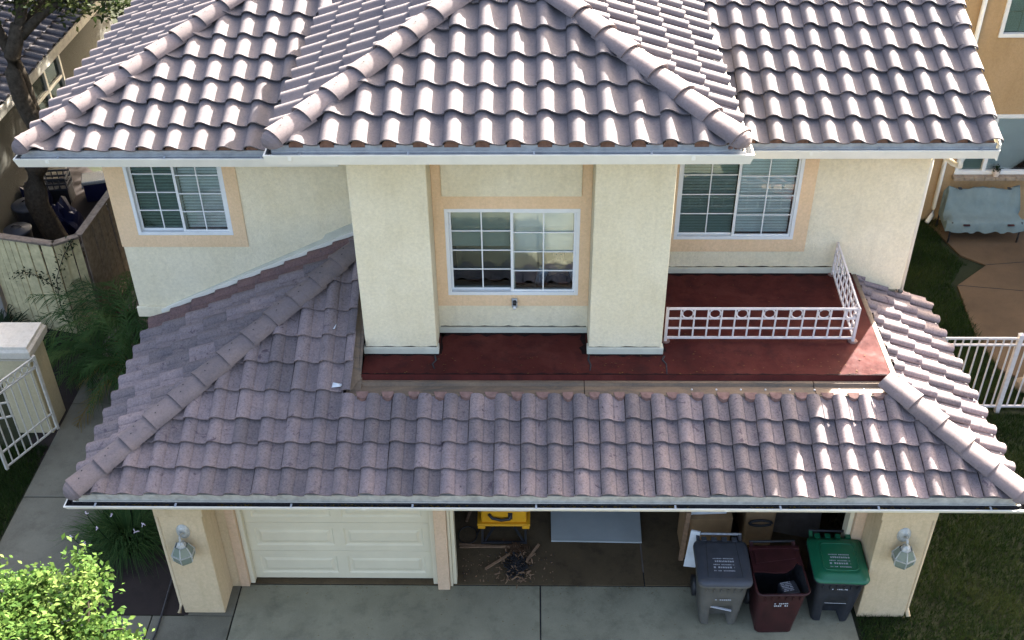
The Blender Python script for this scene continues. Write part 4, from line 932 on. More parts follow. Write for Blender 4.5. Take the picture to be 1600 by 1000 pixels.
# ------------------------------------------------------------------ things in the open garage
t = thing('table_saw', 'yellow jobsite table saw on a black folding stand', 'table saw', (-.38, .92, .005))
def L3(*p): return [V3(*q) for q in p]
mb = MB().box(-.31, .31, -.28, .30, .42, .66); mb.build('case', 'yellow', t, .03)
MB().box(-.36, .36, -.32, .34, .39, .43).build('base_tray', 'yellow', t, .012)
for s_ in (-1, 1): MB().box(s_*.30-.05, s_*.30+.05, -.335, -.30, .36, .42).build('tray_foot', 'yellow', t, .008)
MB().box(-.34, .34, -.30, .32, .661, .69).build('saw_table', 'galv', t, .006)
MB().tube([(-.20, -.29, .60), (-.15, -.315, .545), (-.03, -.325, .52), (.08, -.315, .53), (.10, -.29, .60)], .022, 8).build('carry_handle', 'black', t)
MB().box(.06, .12, -.292, -.278, .50, .62).build('switch', 'black', t)
for s_ in (-1, 1):
    MB().bar((s_*.30, -.26, .0), (s_*.29, -.24, .39), .03, .03).build('stand_leg', 'black', t)
    MB().bar((s_*.30, .28, .0), (s_*.29, .26, .39), .03, .03).build('stand_leg', 'black', t)
    MB().bar((s_*.27, -.26, .03), (-s_*.05, .1, .37), .03, .022).build('stand_brace', 'black', t)
MB().bar((-.30, -.27, .03), (.30, -.27, .03), .03, .03).build('stand_rail', 'black', t)
MB().bar((-.30, .27, .03), (.30, .27, .03), .03, .03).build('stand_rail', 'black', t)
t = thing('power_cord', 'black cord looped beside the yellow table saw', 'cord', (-.84, .8, .012))
MB().tube([(-.05+.13*math.cos(a), .16*math.sin(a), .004*math.sin(a*3)) for a in [i*.33 for i in range(20)]]+[(.15, .25, 0), (.3, .35, .0)], .008, 6).build('cord_loop', 'black', t)
b = MB().prism([(.27, .65, .05), (1.51, .63, .05), (1.56, 2.3, .05), (.27, 2.3, .05)], (0, 0, .025)).build('grey_board', 'sheet'); tag(b, 'large flat pale grey board lying on the garage floor', 'board')
for x, y in ((.5, 1.0), (1.3, 1.0), (.5, 2.0), (1.3, 2.0)):
    o = MB().box(x-.05, x+.05, y-.25, y+.25, .006, .049).build('timber_block', 'wood'); tag(o, ('front left','front right','rear left','rear right')[(x > 1)+2*(y > 1.5)]+' wood block holding the grey board off the garage floor', 'wood block', 'blocks under the grey board')
lath = [((-1.0, .62), (-.30, .57), 'long pale wood lath pointing from the door post at the saw stand'), ((-.99, .57), (-.15, .585), 'thin reddish lath lying in front of the saw stand'), ((-.62, .19), (-.30, .43), 'short lath lying slanted left of the dark debris'), ((-.06, .35), (.10, .60), 'short lath lying slanted right of the dark debris'), ((-.92, 1.05), (-.80, 1.5), 'dark stick standing left of the yellow saw')]
for i, (a, b, lb) in enumerate(lath):
    o = MB().bar((*a, .018), (*b, .022+.01*i), .035 if i != 1 else .022, .016).build('lath', 'wood'); tag(o, lb, 'lath', 'loose laths on the garage floor')
# dark debris heap with splinters
mb = MB(); r = random.Random(5)
for i in range(420):
    a = r.uniform(0, 6.28); d = abs(r.gauss(0, .13)); x, y = -.21+d*math.cos(a)*.8, .24+d*math.sin(a)*1.1; l = r.uniform(.02, .09); th = r.uniform(0, 6.28); z = .012+max(0, .10-.5*d)*r.random()
    mb.bar((x, y, z), (x+l*math.cos(th), y+l*math.sin(th), z+r.uniform(-.005, .04)), r.uniform(.006, .02), .006, 0 if d < .20 and r.random() < .85 else 1)
for i in range(160):
    a = r.uniform(0, 6.28); d = abs(r.gauss(0, .10)); x, y = -.20+d*math.cos(a), .52+d*math.sin(a)*.7; l = r.uniform(.03, .10); th = r.gauss(1.5, .6)
    mb.bar((x, y, .015), (x+l*math.cos(th), y+l*math.sin(th), r.uniform(.02, .07)), .006, .005, 2)
o = mb.build('debris_heap', ['black', 'wood', 'brown']); tag(o, 'heap of black scraps and splinters on the garage floor', 'debris', kind='stuff')
mb = MB()
for i in range(170):
    x, y = r.uniform(-.95, .3), r.uniform(-.03, .5); l = r.uniform(.005, .02); th = r.uniform(0, 6.28); mb.bar((x, y, .010), (x+l*math.cos(th), y+l*math.sin(th), .012), l*.5, .006, r.choice((0, 1, 1)))
o = mb.build('floor_crumbs', ['black', 'wood']); tag(o, 'scattered crumbs on the garage floor by the door post', 'debris', kind='stuff')
def carton(loc, rz, w, d, h, label, mat='card', name='cardboard_box', group=None):
    t = thing(name, label, 'box', loc, rz, group)
    MB().box(-w/2, w/2, -d/2, d/2, 0, h).build('box_body', mat, t, .006)
    for s_ in (-1, 1): MB().prism([(-w/2, s_*d/2, h+.002), (w/2, s_*d/2, h+.002), (w/2, s_*.004, h+.012), (-w/2, s_*.004, h+.012)], (0, 0, .005)).build('flap', mat, t)
carton((2.34, .65, .005), .02, .62, .46, .74, 'brown cardboard box standing behind the grey bin')
carton((2.33, .68, .765), .05, .48, .38, .19, 'pale box on top of the brown cardboard box', 'paper', 'storage_box')
o = MB().bar((2.02, .38, .005), (2.06, .40, .90), .06, .04).build('timber_stud', 'wood'); tag(o, 'upright wood stud beside the brown cardboard box', 'timber')
o = MB().prism([(1.97, -.10, .42), (2.12, -.12, .42), (2.14, -.05, 1.0), (2.03, -.02, 1.0)], (.01, .02, 0)).build('plastic_sheet', 'paper'); tag(o, 'crumpled pale sheet standing behind the grey bin', 'sheet')
t = thing('tool_chest', 'brown chest with an orange base and black oval handle behind the maroon bin', 'chest', (3.04, .72, .005))
MB().box(-.21, .21, -.24, .3, .0, .14).build('chest_base', 'brown', t, .03); MB().box(-.20, .20, -.23, .29, .145, .86).build('chest_body', 'card', t, .04)
MB().tube([(.15*math.cos(a), -.25, .62+.05*math.sin(a)) for a in [i*.3927 for i in range(16)]], .018, 8, closed=True).build('chest_handle', 'black', t)
o = MB().prism([(3.35, .9, .005), (3.95, .75, .005), (3.95, .95, 1.25), (3.45, 1.15, 1.25)], (.0, .02, 0)).build('leaning_panel', 'plaster_in'); tag(o, 'grey panel leaning in the garage behind the green bin', 'panel')

# ------------------------------------------------------------------ garden: right side
fc = thing('metal_fence', 'white metal picket fence with double top rail beside the lawn', 'fence', (5.7, 3.48, 0))
for i, (x0, x1) in enumerate(((0, 1.59), (1.66, 4.6))):
    for z, h in ((1.43, .035), (1.31, .03), (.10, .035)): MB().box(x0, x1, -.015, .015, z-h/2, z+h/2).build('fence_rail', 'rail', fc, .003)
pk = MB().box(-.010, .010, -.010, .010, .12, 1.415).mesh('picket', 'rail')
for i in range(38):
    x = .06+i*.121
    if abs(x-1.625) > .06: link('picket', pk, fc, 0, (x, 0, 0))
for x in (0.02, 1.625, 4.64): MB().box(x-.035, x+.035, -.035, .035, -.02, 1.50).build('fence_post', 'rail', fc, .004); MB().loft([[(x-.04, -.04, 1.502), (x+.04, -.04, 1.502), (x+.04, .04, 1.502), (x-.04, .04, 1.502)], [(x-.01, -.01, 1.53), (x+.01, -.01, 1.53), (x+.01, .01, 1.53), (x-.01, .01, 1.53)]], 0, True, False).build('post_cap', 'rail', fc)
def boulder(loc, r, label):
    bm = bmesh.new(); bmesh.ops.create_icosphere(bm, subdivisions=2, radius=1); rr = random.Random(int(loc[0]*100))
    for v in bm.verts: v.co = Vector((v.co.x*r[0], v.co.y*r[1], max(v.co.z, -.5)*r[2]))*(1+rr.uniform(-.12, .12))
    me = bpy.data.meshes.new('boulder'); bm.to_mesh(me); bm.free(); me.materials.append(M['stone']); return tag(link('boulder', me, None, 0, loc), label, 'stone')
boulder((7.92, 4.02, .08), (.16, .13, .16), 'beige stone lying behind the white fence post')
boulder((6.55, 3.9, .05), (.12, .1, .1), 'small dark stone on the grass behind the fence pickets')

# neighbour house on the right
nb = thing('neighbour_house', 'tan stucco neighbour house with white framed windows, at the right edge', 'house', (7.75, 9.28, 0))
def nbwall(x0, x1, z0, z1, name='wall'): return MB().box(x0, x1, 0, .2, z0, z1).build(name, 'nbwall', nb)
nbwall(-4.2, .448, 0, 6.2); nbwall(.45, 3.2, 0, 1.0); nbwall(.45, 3.2, 2.32, 3.83); nbwall(.45, .608, 3.832, 6.2); nbwall(3.2, 9.4, 0, 6.2)
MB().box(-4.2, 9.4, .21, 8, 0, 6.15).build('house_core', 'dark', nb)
MB().prism([(-.8, 0, 6.202), (9.4, 0, 6.202), (4.3, 0, 7.7)], (0, .2, 0)).build('unseen_gable', 'nbwall', nb)  # added gable above the view, its height set to shade the right lawn
for a, b in (((-1.3, 6.0), (4.3, 7.75)), ((9.9, 6.0), (4.3, 7.75))): MB().prism([(a[0], -.4, a[1]), (b[0], -.4, b[1]), (b[0], -.4, b[1]+.12), (a[0], -.4, a[1]+.12)], (0, 8.4, 0)).build('roof', 'tile_dark', nb)
def nbwin(x0, x1, z0, z1, split):
    w = bpy.data.objects.new('window', None); COL.objects.link(w); w.parent = nb; w.location = (x0, 0, z0); X, Z = x1-x0, z1-z0
    MB().ring(0, X, 0, Z, .07, -.03, .10).build('window_frame', 'nbframe', w, .004)
    MB().box(X*split-.035, X*split+.035, -.012, .08, .072, Z-.072).build('mullion', 'nbframe', w)
    MB().box(.07, X*split-.036, .05, .054, .072, Z-.072).build('pane', 'screen', w); MB().box(X*split+.036, X-.072, .05, .054, .072, Z-.072).build('pane', 'glass', w)
    s_ = MB().add([(0, 0, 0), (X-.16, 0, 0), (X-.16, .025, .035), (0, .025, .035)], [(0, 1, 2, 3)]).mesh('blind_slat', 'blind')
    for i in range(int((Z-.16)/.045)): link('blind_slat', s_, w, 0, (.08, .085, .08+i*.045))
    return w
nbwin(.45, 3.2, 1.06, 2.318, .20); w2 = nbwin(.61, 3.2, 3.83, 5.6, .5)
mv = MB().box(0, .012, .055, .062, .08, 1.68).mesh('muntin', 'nbframe')
for x in (.35, .66, .95): link('muntin', mv, w2, 0, (x, 0, 0))
mh = MB().box(.08, 1.24, .055, .062, 0, .012).mesh('muntin', 'nbframe')
for z in (.45, .85, 1.25): link('muntin', mh, w2, 0, (0, -.001, z))
for i in range(14): MB().box(.42+i*.2, .612+i*.2, -.15, -.002, .985, 1.055).build('sill_brick', 'stone', nb, .006)
MB().tube([(.20, -.06, 5.9), (.20, -.06, .35), (.20, -.08, .18), (.08, -.20, .08)], .045, 8).build('downspout', 'gut', nb)
t = thing('flower_pot', 'small plant in a pale pot on the brick window sill', 'flower pot', (8.98, 9.20, 1.056))
k = 12; cir = lambda r, z: [(r*math.cos(i*2*math.pi/k), r*math.sin(i*2*math.pi/k), z) for i in range(k)]
MB().loft([cir(.05, 0), cir(.075, .08), cir(.065, .14), cir(.06, .14), cir(.05, .11)]).build('pot', 'pot', t)
def leaves(name, n, pos, size, mat, parent=None, droop=.3, seed=1, tone=None, aspect=.5, up=.5):
    g = np.random.default_rng(seed); p = pos(n, g); n = len(p); th = g.uniform(0, 6.283, n); el = g.normal(up*.3, .5, n); s_ = size*g.uniform(.6, 1.25, n)
    d = np.stack([np.cos(th)*np.cos(el), np.sin(th)*np.cos(el), np.sin(el)], 1); q = np.stack([-np.sin(th), np.cos(th), g.normal(0, .4, n)], 1); q /= np.linalg.norm(q, axis=1)[:, None]
    nn = np.cross(d, q); a = p; b = p+d*(s_*.5)[:, None]+q*(s_*aspect*.5)[:, None]+nn*(s_*.06)[:, None]; c = p+d*s_[:, None]-nn*(s_*droop*.3)[:, None]; e = p+d*(s_*.5)[:, None]-q*(s_*aspect*.5)[:, None]+nn*(s_*.06)[:, None]
    v = np.stack([a, b, c, e], 1).reshape(-1, 3); tn = np.clip((g.normal(.5, .22, n) if tone is None else tone(p, g)), 0, 1)
    return link(name, raw_mesh(name, v, np.arange(4*n).reshape(n, 4), mat, np.repeat(tn, 4)), parent)
leaves('foliage', 60, lambda n, g: np.stack([g.normal(0, .03, n), g.normal(0, .03, n), g.uniform(.12, .20, n)], 1), .07, 'leaf_dark', t)

# covered garden swing seat
t = thing('covered_bench', 'garden bench under a faded blue fabric cover on the patio', 'bench', (8.72, 8.78, .02))
g_ = random.Random(4); prof = [(.30, .30), (.29, .80), (.24, .90), (.16, .91), (.05, .62), (-.02, .50), (-.20, .47), (-.33, .46), (-.37, .42), (-.38, .24)]
NX = 26; vs = []
for i in range(NX+1):
    s_ = i/NX*2-1; x = s_*.73*(1 if abs(s_) < .95 else 1)
    for j, (y, z) in enumerate(prof):
        e = max(0, abs(s_)-.86)/.14; wv = .012*math.sin(i*1.9+j*.8)+.010*math.sin(i*.9+2*j)
        zz = z-(.05*math.sin((s_*2.2)**2) if j in (2, 3) else 0)+.02*math.sin(i*1.3)*(j in (0, 9)); xx = x*(1+.04*(j > 5))
        vs.append((xx-.05*e*math.copysign(1, s_)*(j in (2, 3)), y+wv+.05*e*(1 if y < 0 else -1), zz-.10*e*(j in (3, 4, 5, 6))+.25*wv))
n = len(prof); mb = MB().add(vs, [(i*n+j, i*n+j+1, (i+1)*n+j+1, (i+1)*n+j) for i in range(NX) for j in range(n-1)], 0, True)
for s_ in (0, NX):
    ring_ = [vs[s_*n+j] for j in range(n)]; mb.add(ring_, [tuple(range(n))], 0)
o = mb.build('cover', 'cover', t)
for x, y in ((-.66, -.34), (.66, -.34), (-.70, .26), (.70, .26)): MB().tube([(x, y, 0), (x, y, .45)], .018, 8).build('leg', 'black', t)
for x in (-.40, .44): MB().box(x-.06, x+.06, -.41, -.375, .40, .425).build('clip', 'bin_red', t)
for x in (-.48, .46): MB().box(x-.03, x+.03, .10, .16, .915, .935).build('clip', 'black', t)

# house downspout on the right corner
MB().tube([(5.13, 2.02, 5.24), (5.13, 2.05, 5.10), (5.13, 2.25, 5.03), (5.11, 2.6, 4.98), (5.085, 2.78, 4.90), (5.085, 2.80, 4.7), (5.085, 2.80, 2.75)], .036, 8).build('downspout', 'gut', house)
MB().tube([(4.80, -.52, 2.32), (4.80, -.50, .12), (4.82, -.58, .04)], .03, 8).build('downspout', 'cream_lower', house)
MB().tube([(-4.53, -.52, 2.32), (-4.53, -.52, .14), (-4.55, -.60, .05)], .028, 8).build('downspout', 'cream_lower', house)

# ------------------------------------------------------------------ garden: left side
t = thing('gate_pillar', 'cream stucco gate pillar with a pale moulded cap beside the side walk', 'pillar', (-7.72, 3.18, 0))
MB().box(-.27, .27, -.27, .27, -.02, 1.42).build('shaft', 'pillarst', t, .012)
sq = lambda a, z: [(-a, -a, z), (a, -a, z), (a, a, z), (-a, a, z)]
MB().loft([sq(.285, 1.422), sq(.29, 1.45), sq(.345, 1.51), sq(.35, 1.62), sq(.32, 1.66), sq(.31, 1.70)], 0, True, False).build('cap', 'pillarcap', t, .006)
def gate(loc, rz, length, label, z0=.16, z1=1.52):
    g = thing('iron_gate', label, 'gate', loc, rz, 'open white iron gates beside the pillar')
    for z in (z0, z0+.28, z1-.17, z1): MB().box(0, length, -.012, .012, z-.012, z+.012).build('gate_rail', 'gate', g)
    for x in (0, length): MB().box(x-.02, x+.02, -.02, .02, z0-.04, z1+.03).build('gate_stile', 'gate', g)
    n = int(length/.12); pk_ = MB().box(-.008, .008, -.008, .008, z0, z1-.17).mesh('gate_bar', 'gate')
    for i in range(1, n): link('gate_bar', pk_, g, 0, (length*i/n, 0, 0))
    sc = MB().tube([(.05*math.cos(a), 0, .06*math.sin(a)) for a in [i*math.pi/8 for i in range(16)]], .009, 6, closed=True).mesh('scroll_ring', 'gate')
    for i in range(int(length/.13)): link('scroll_ring', sc, g, 0, (.07+i*.13, 0, z1-.085))
    return g
gate((-7.34, 2.86, 0), math.atan2(-.86, -.42), 1.0, 'white iron gate leaf swung open in front of the pillar')
gate((-8.02, 3.15, 0), math.atan2(-.35, -1), 1.3, 'white iron gate panel running left from behind the pillar', .16, 1.6)
# timber fence in three runs, board by board
def board_fence(runs, label, loc):
    f = thing('board_fence', label, 'fence', loc)
    for (a, b, mat, zt_) in runs:
        a, b = Vector((*a, 0)), Vector((*b, 0)); d = (b-a); L = d.length; d.normalize(); n = max(2, int(L/.115)); w = L/n; nn = Vector((-d.y, d.x, 0))
        ms = MB().box(.005, w-.005, -.01, .01, -.02, zt_).mesh('fence_board', mat)
        for i in range(n):
            o = link('fence_board', ms, f, 0, a-Vector(loc)+d*(i*w)+nn*random.uniform(-.006, .006)); o.rotation_euler = (random.gauss(0, .006), random.gauss(0, .004), math.atan2(d.y, d.x))
            o.location.z = random.uniform(-.015, .0)
        MB().bar(a-Vector(loc)+d*.0+nn*.03+V3(0, 0, zt_+.02), b-Vector(loc)+nn*.03+V3(0, 0, zt_+.02), .13, .04).build('cap_board', 'fence_g', f)
        MB().bar(a-Vector(loc)+nn*.045+V3(0, 0, zt_-.25), b-Vector(loc)+nn*.045+V3(0, 0, zt_-.25), .05, .09).build('fence_rail', 'fence_g', f)
board_fence([((-9.2, 5.80), (-7.93, 5.49), 'fence_b', 1.80), ((-7.92, 5.49), (-7.58, 5.74), 'fence_b', 1.80), ((-7.56, 5.78), (-7.42, 8.6), 'fence_g', 1.80)], 'beige and weathered grey board fence with dark cap turning the corner of the side yard', (-7.93, 5.49, 0))
o = MB().box(-10.6, -9.22, 5.70, 5.86, -.02, 2.0).build('garden_wall', 'whitewall', None, .01); tag(o, 'white stucco wall end left of the beige board fence', 'wall')
o = MB().box(-10.60, -10.42, 5.88, 11.5, -.02, 1.1).build('garden_wall', 'whitewall', None, .01); tag(o, 'low white stucco wall behind the dark trash cans', 'wall')

# yard things behind the fence
def can(loc, r, h, label):
    t = thing('trash_can', label, 'trash can', loc, 0, 'round trash cans behind the board fence'); k = 24
    cir = lambda r, z: [(r*math.cos(i*2*math.pi/k), r*math.sin(i*2*math.pi/k), z) for i in range(k)]
    MB().loft([cir(r*.82, 0), cir(r*.9, h*.5), cir(r, h)]).build('body', 'black', t)
    MB().loft([cir(r*1.06, h+.002), cir(r*1.07, h+.03), cir(r*.99, h+.05), cir(r*.55, h+.055), cir(r*.5, h+.075), cir(r*.2, h+.08)]).build('lid', 'lid_grey', t)
    MB().tube([(-.10, 0, h+.08), (-.06, 0, h+.11), (.06, 0, h+.11), (.10, 0, h+.08)], .014, 6).build('lid_handle', 'black', t)
can((-9.70, 8.45, -.012), .29, .86, 'larger round dark trash can, behind the smaller one')
can((-9.66, 7.72, -.012), .24, .74, 'smaller round dark trash can nearest the board fence')
t = thing('milk_crate', 'dark plastic crate lying by the tree trunk', 'crate', (-9.85, 10.1, .35), .1)
for s_ in (-1, 1):
    for z in (.02, .14, .26):
        MB().box(-.26, .26, s_*.20-.01, s_*.20+.01, z-.02, z+.02).build('crate_slat', 'lid_grey', t); MB().box(s_*.26-.01, s_*.26+.01, -.188, .188, z-.02, z+.02).build('crate_slat', 'lid_grey', t)
    for x in (-.25, -.12, 0, .12, .25): MB().box(x-.012, x+.012, s_*.195-.006, s_*.195+.006, 0, .28).build('crate_post', 'lid_grey', t)
MB().box(-.25, .25, -.19, .19, -.34, .005).build('crate_floor', 'black', t)
def tarp(loc, r, label, seed):
    bm = bmesh.new(); bmesh.ops.create_icosphere(bm, subdivisions=3, radius=1); g = random.Random(seed)
    for v in bm.verts:
        f = 1+.18*math.sin(v.co.x*7+seed)+.14*math.sin(v.co.y*9+v.co.z*5); v.co = Vector((v.co.x*r[0]*f, v.co.y*r[1]*f, (max(v.co.z, -.4)+.4)*r[2]*f))
    me = bpy.data.meshes.new('blue_tarp'); bm.to_mesh(me); bm.free(); me.materials.append(M['blue']); tag(link('blue_tarp', me, None, 0, loc), label, 'tarp')
tarp((-9.35, 8.95, -.01), (.30, .35, .42), 'crumpled blue tarp heap between the trash cans and the tree', 1)
tarp((-10.05, 9.4, -.01), (.30, .3, .5), 'dark blue tarp bundle against the low white wall', 4)
t = thing('cooler', 'blue cooler box with white lid by the fence, right of the tree trunk', 'cooler', (-9.05, 10.3, .0), .3)
MB().box(-.30, .30, -.2, .2, 0, .40).build('cooler_body', 'blue', t, .02); MB().box(-.32, .32, -.22, .22, .402, .48).build('lid', 'lampmetal', t, .02); MB().tube([(-.31, -.1, .36), (-.34, -.1, .28), (-.34, .1, .28), (-.31, .1, .36)], .015, 6).build('cooler_handle', 'white', t)
o = MB().bar((-8.85, 9.6, .02), (-8.55, 10.4, .7), .08, .04).build('white_plank', 'paper'); tag(o, 'pale plank leaning beside the cooler', 'plank')

# big tree of the side yard
def limb(mb, a, b, r0, r1, seed, n=8, bend=.12):
    g = random.Random(seed); a, b = Vector(a), Vector(b); L = (b-a).length; off = V3(g.uniform(-1, 1), g.uniform(-1, 1), g.uniform(-.4, .4))*L*bend
    pts = [a.lerp(b, i/n)+off*math.sin(math.pi*i/n)+V3(g.uniform(-1, 1), g.uniform(-1, 1), 0)*r0*.15 for i in range(n+1)]
    mb.tube(pts, [r0+(r1-r0)*i/n for i in range(n+1)], 10); return pts
def tree(loc, label, limbs, blobs, leafmat, leafsize, nleaf, seed, name='garden_tree'):
    t = thing(name, label, 'tree', loc)
    for i, (a, b, r0, r1) in enumerate(limbs):
        mb = MB(); limb(mb, a, b, r0, r1, seed+i); mb.build('trunk' if i == 0 else 'branch', 'bark', t)
    B = np.array(blobs); vol = B[:, 3]**2
    cl = np.random.default_rng(seed+50)
    NC = max(30, nleaf//40); wi = cl.choice(len(B), NC, p=vol/vol.sum()); dirs = cl.normal(size=(NC, 3)); dirs /= np.linalg.norm(dirs, axis=1)[:, None]
    cc = B[wi, :3]+dirs*(B[wi, 3]*cl.uniform(.55, 1.02, NC))[:, None]*np.array([1, 1, .75])
    ct = cl.normal(.5, .2, NC)
    def pos(n, g):
        w = g.integers(0, NC, n); pos.w = w; return cc[w]+g.normal(size=(n, 3))*leafsize*1.15*np.array([1, 1, .8])
    leaves('crown', nleaf, pos, leafsize, leafmat, t, .4, seed+9, lambda p, g: ct[pos.w]+g.normal(0, .14, len(p)), .55)
    return t
tree((-8.83, 8.0, 0), 'large tree with forked trunk in the side yard behind the board fence',
     [((0, 0, -.05), (.05, 0, 2.7), .22, .19), ((.05, 0, 2.6), (.10, .05, 4.6), .17, .12), ((0, 0, 2.5), (-.32, .1, 4.7), .13, .09), ((.10, .05, 4.4), (1.0, .3, 5.0), .10, .04), ((.10, .05, 4.5), (.5, .6, 6.2), .10, .05), ((-.32, .1, 4.6), (-1.1, .3, 5.8), .09, .04), ((.05, .3, 4.6), (-.2, 1.6, 5.9), .08, .03), ((.10, .05, 4.4), (1.2, 5.0, 6.3), .11, .05), ((1.2, 5.0, 6.3), (1.8, 7.4, 6.6), .05, .02), ((.9, .3, 4.95), (1.7, .4, 4.9), .035, .015)],
     [(-.3, .2, 5.05, .42), (.45, .35, 5.05, .45), (1.05, .5, 4.95, .40), (-.9, .3, 4.95, .5), (1.68, .35, 4.72, .30), (1.95, .5, 5.0, .40), (-.3, 1.2, 5.6, .8), (-1.7, 1.0, 5.6, .8), (1.0, 1.8, 5.8, .9), (0, .3, 6.3, .9), (2.0, 3.0, 6.2, 1.1), (.8, 3.4, 6.4, 1.2), (-.9, 3.2, 6.2, 1.1), (2.4, 4.6, 6.2, 1.3), (1.2, 5.0, 6.5, 1.3), (-.4, 5.0, 6.3, 1.3), (2.0, 6.6, 6.2, 1.5), (.6, 6.8, 6.4, 1.5), (3.0, 7.8, 6.8, 1.4), (-.6, 7.0, 6.0, 1.3)], 'leaf_olive', .115, 42000, 31)  # crown and far branches stretched out of view to shade the left yard
tree((-6.9, 17.6, 0), 'added tree out of view beyond the left house corner, shading the left yard', [((0, 0, -.05), (.1, 0, 4.0), .2, .12), ((.1, 0, 3.8), (1.2, .5, 5.6), .1, .03), ((.1, 0, 3.8), (-1.2, .5, 5.4), .1, .03)], [(0, 0, 5.0, 1.5), (1.3, .6, 5.6, 1.4), (-1.3, .3, 4.8, 1.4), (.2, -.6, 6.2, 1.4), (-2.2, 1.2, 5.2, 1.4), (.6, 2.0, 6.0, 1.5), (-.8, 2.2, 5.6, 1.5)], 'leaf_olive', .14, 26000, 91, 'garden_tree')  # tree out of view, added to keep the sun off the left house
# bright small tree at the lower left, in the sun
tree((-3.92, -4.13, 0), 'sunlit yellow green small tree in front of the planter, lower left',
     [((0, 0, -.05), (.02, .02, 3.5), .085, .055), ((.02, .02, 3.3), (.35, .15, 4.5), .045, .015), ((.02, .02, 3.2), (-.35, .1, 4.2), .04, .015), ((0, 0, 3.4), (.1, -.4, 4.6), .04, .015), ((0, 0, 3.3), (-.2, .15, 4.25), .04, .012), ((.2, .1, 4.0), (.75, -.2, 4.5), .022, .008)],
     [(.15, .10, 4.42, .34), (-.30, .05, 4.40, .30), (.55, -.22, 4.22, .30), (-.72, .30, 4.46, .22), (-.1, -.35, 4.35, .42), (.35, -.50, 4.15, .42), (-.7, -.25, 4.25, .36), (.0, -.6, 3.9, .5), (.78, -.42, 4.12, .20), (-.95, .42, 4.62, .18), (.28, .30, 4.55, .16)], 'leaf_lime', .056, 19000, 77, 'young_tree')

# palm clump, flax, planter grass clump
def frond(mb, base, az, length, lift, droop, w, nl=34, seed=0):
    g = random.Random(seed); d = V3(math.cos(az), math.sin(az), 0); pts = []
    for i in range(13):
        s_ = i/12; pts.append(Vector(base)+d*(length*(s_**.9)*math.cos(lift*.6))+V3(0, 0, length*(math.sin(lift)*s_-droop*s_*s_)))
    mb.tube(pts, [.012*(1-.8*i/12) for i in range(13)], 5)
    side = V3(-d.y, d.x, 0)
    for k in range(nl):
        s_ = .12+.88*k/nl; i = min(11, int(s_*12)); p = pts[i].lerp(pts[i+1], s_*12-i); tang = (pts[i+1]-pts[i]).normalized()
        for sg in (-1, 1):
            l = w*(math.sin(math.pi*min(1, s_*.93+.05))**.6)*g.uniform(.65, 1.15); dd = (side*sg*.62+tang*.95+V3(0, 0, .1-g.random()*.9)).normalized()
            q = p+dd*l; r_ = p+dd*l*.5+V3(0, 0, .03); wv = tang*.009
            mb.add([p-wv, p+wv, r_+wv, q+V3(0, 0, -.06*g.random()), r_-wv], [(0, 1, 2, 4), (4, 2, 3)])
def palm(loc, nf, label, dry, L=1.5, name='palm', seed=0, stem=.5, w=.34):
    t = thing(name, label, 'palm', loc); g = random.Random(seed)
    MB().tube([(0, 0, -.02), (.02, 0, stem*.5), (0, 0, stem)], [.09, .08, .06], 10).build('stem', 'bark', t)
    for i in range(nf):
        az = i*2.4+g.uniform(-.2, .2); old = i/nf; mb = MB(); dr = i < dry
        frond(mb, (0, 0, stem), az, L*g.uniform(.7, 1.15), (.15 if dr else g.uniform(.4, 1.2)), (.75 if dr else g.uniform(.45, .9)), w*g.uniform(.8, 1.15), 26, seed*100+i)
        me = mb.mesh('frond', 'leaf_dry' if dr and i % 3 < 2 else 'leaf_palm'); at = me.attributes.new('tone', 'FLOAT', 'POINT'); tv_ = min(1, max(0, g.gauss(.45, .22))); at.data.foreach_set('value', [tv_]*len(me.vertices)); link('frond', me, t)
palm((-6.75, 5.15, 0), 34, 'green feathery palm clump between the house corner and the fence', 3, 1.75, seed=3, stem=.6, w=.44)
palm((-6.45, 4.05, 0), 30, 'palm with drooping yellowing fronds over the side walk', 11, 1.5, seed=5, stem=.45, w=.42)
palm((-7.2, 4.5, 0), 24, 'smaller feathery palm leaning over the soil behind the gate pillar', 4, 1.35, seed=8, stem=.35, w=.40)
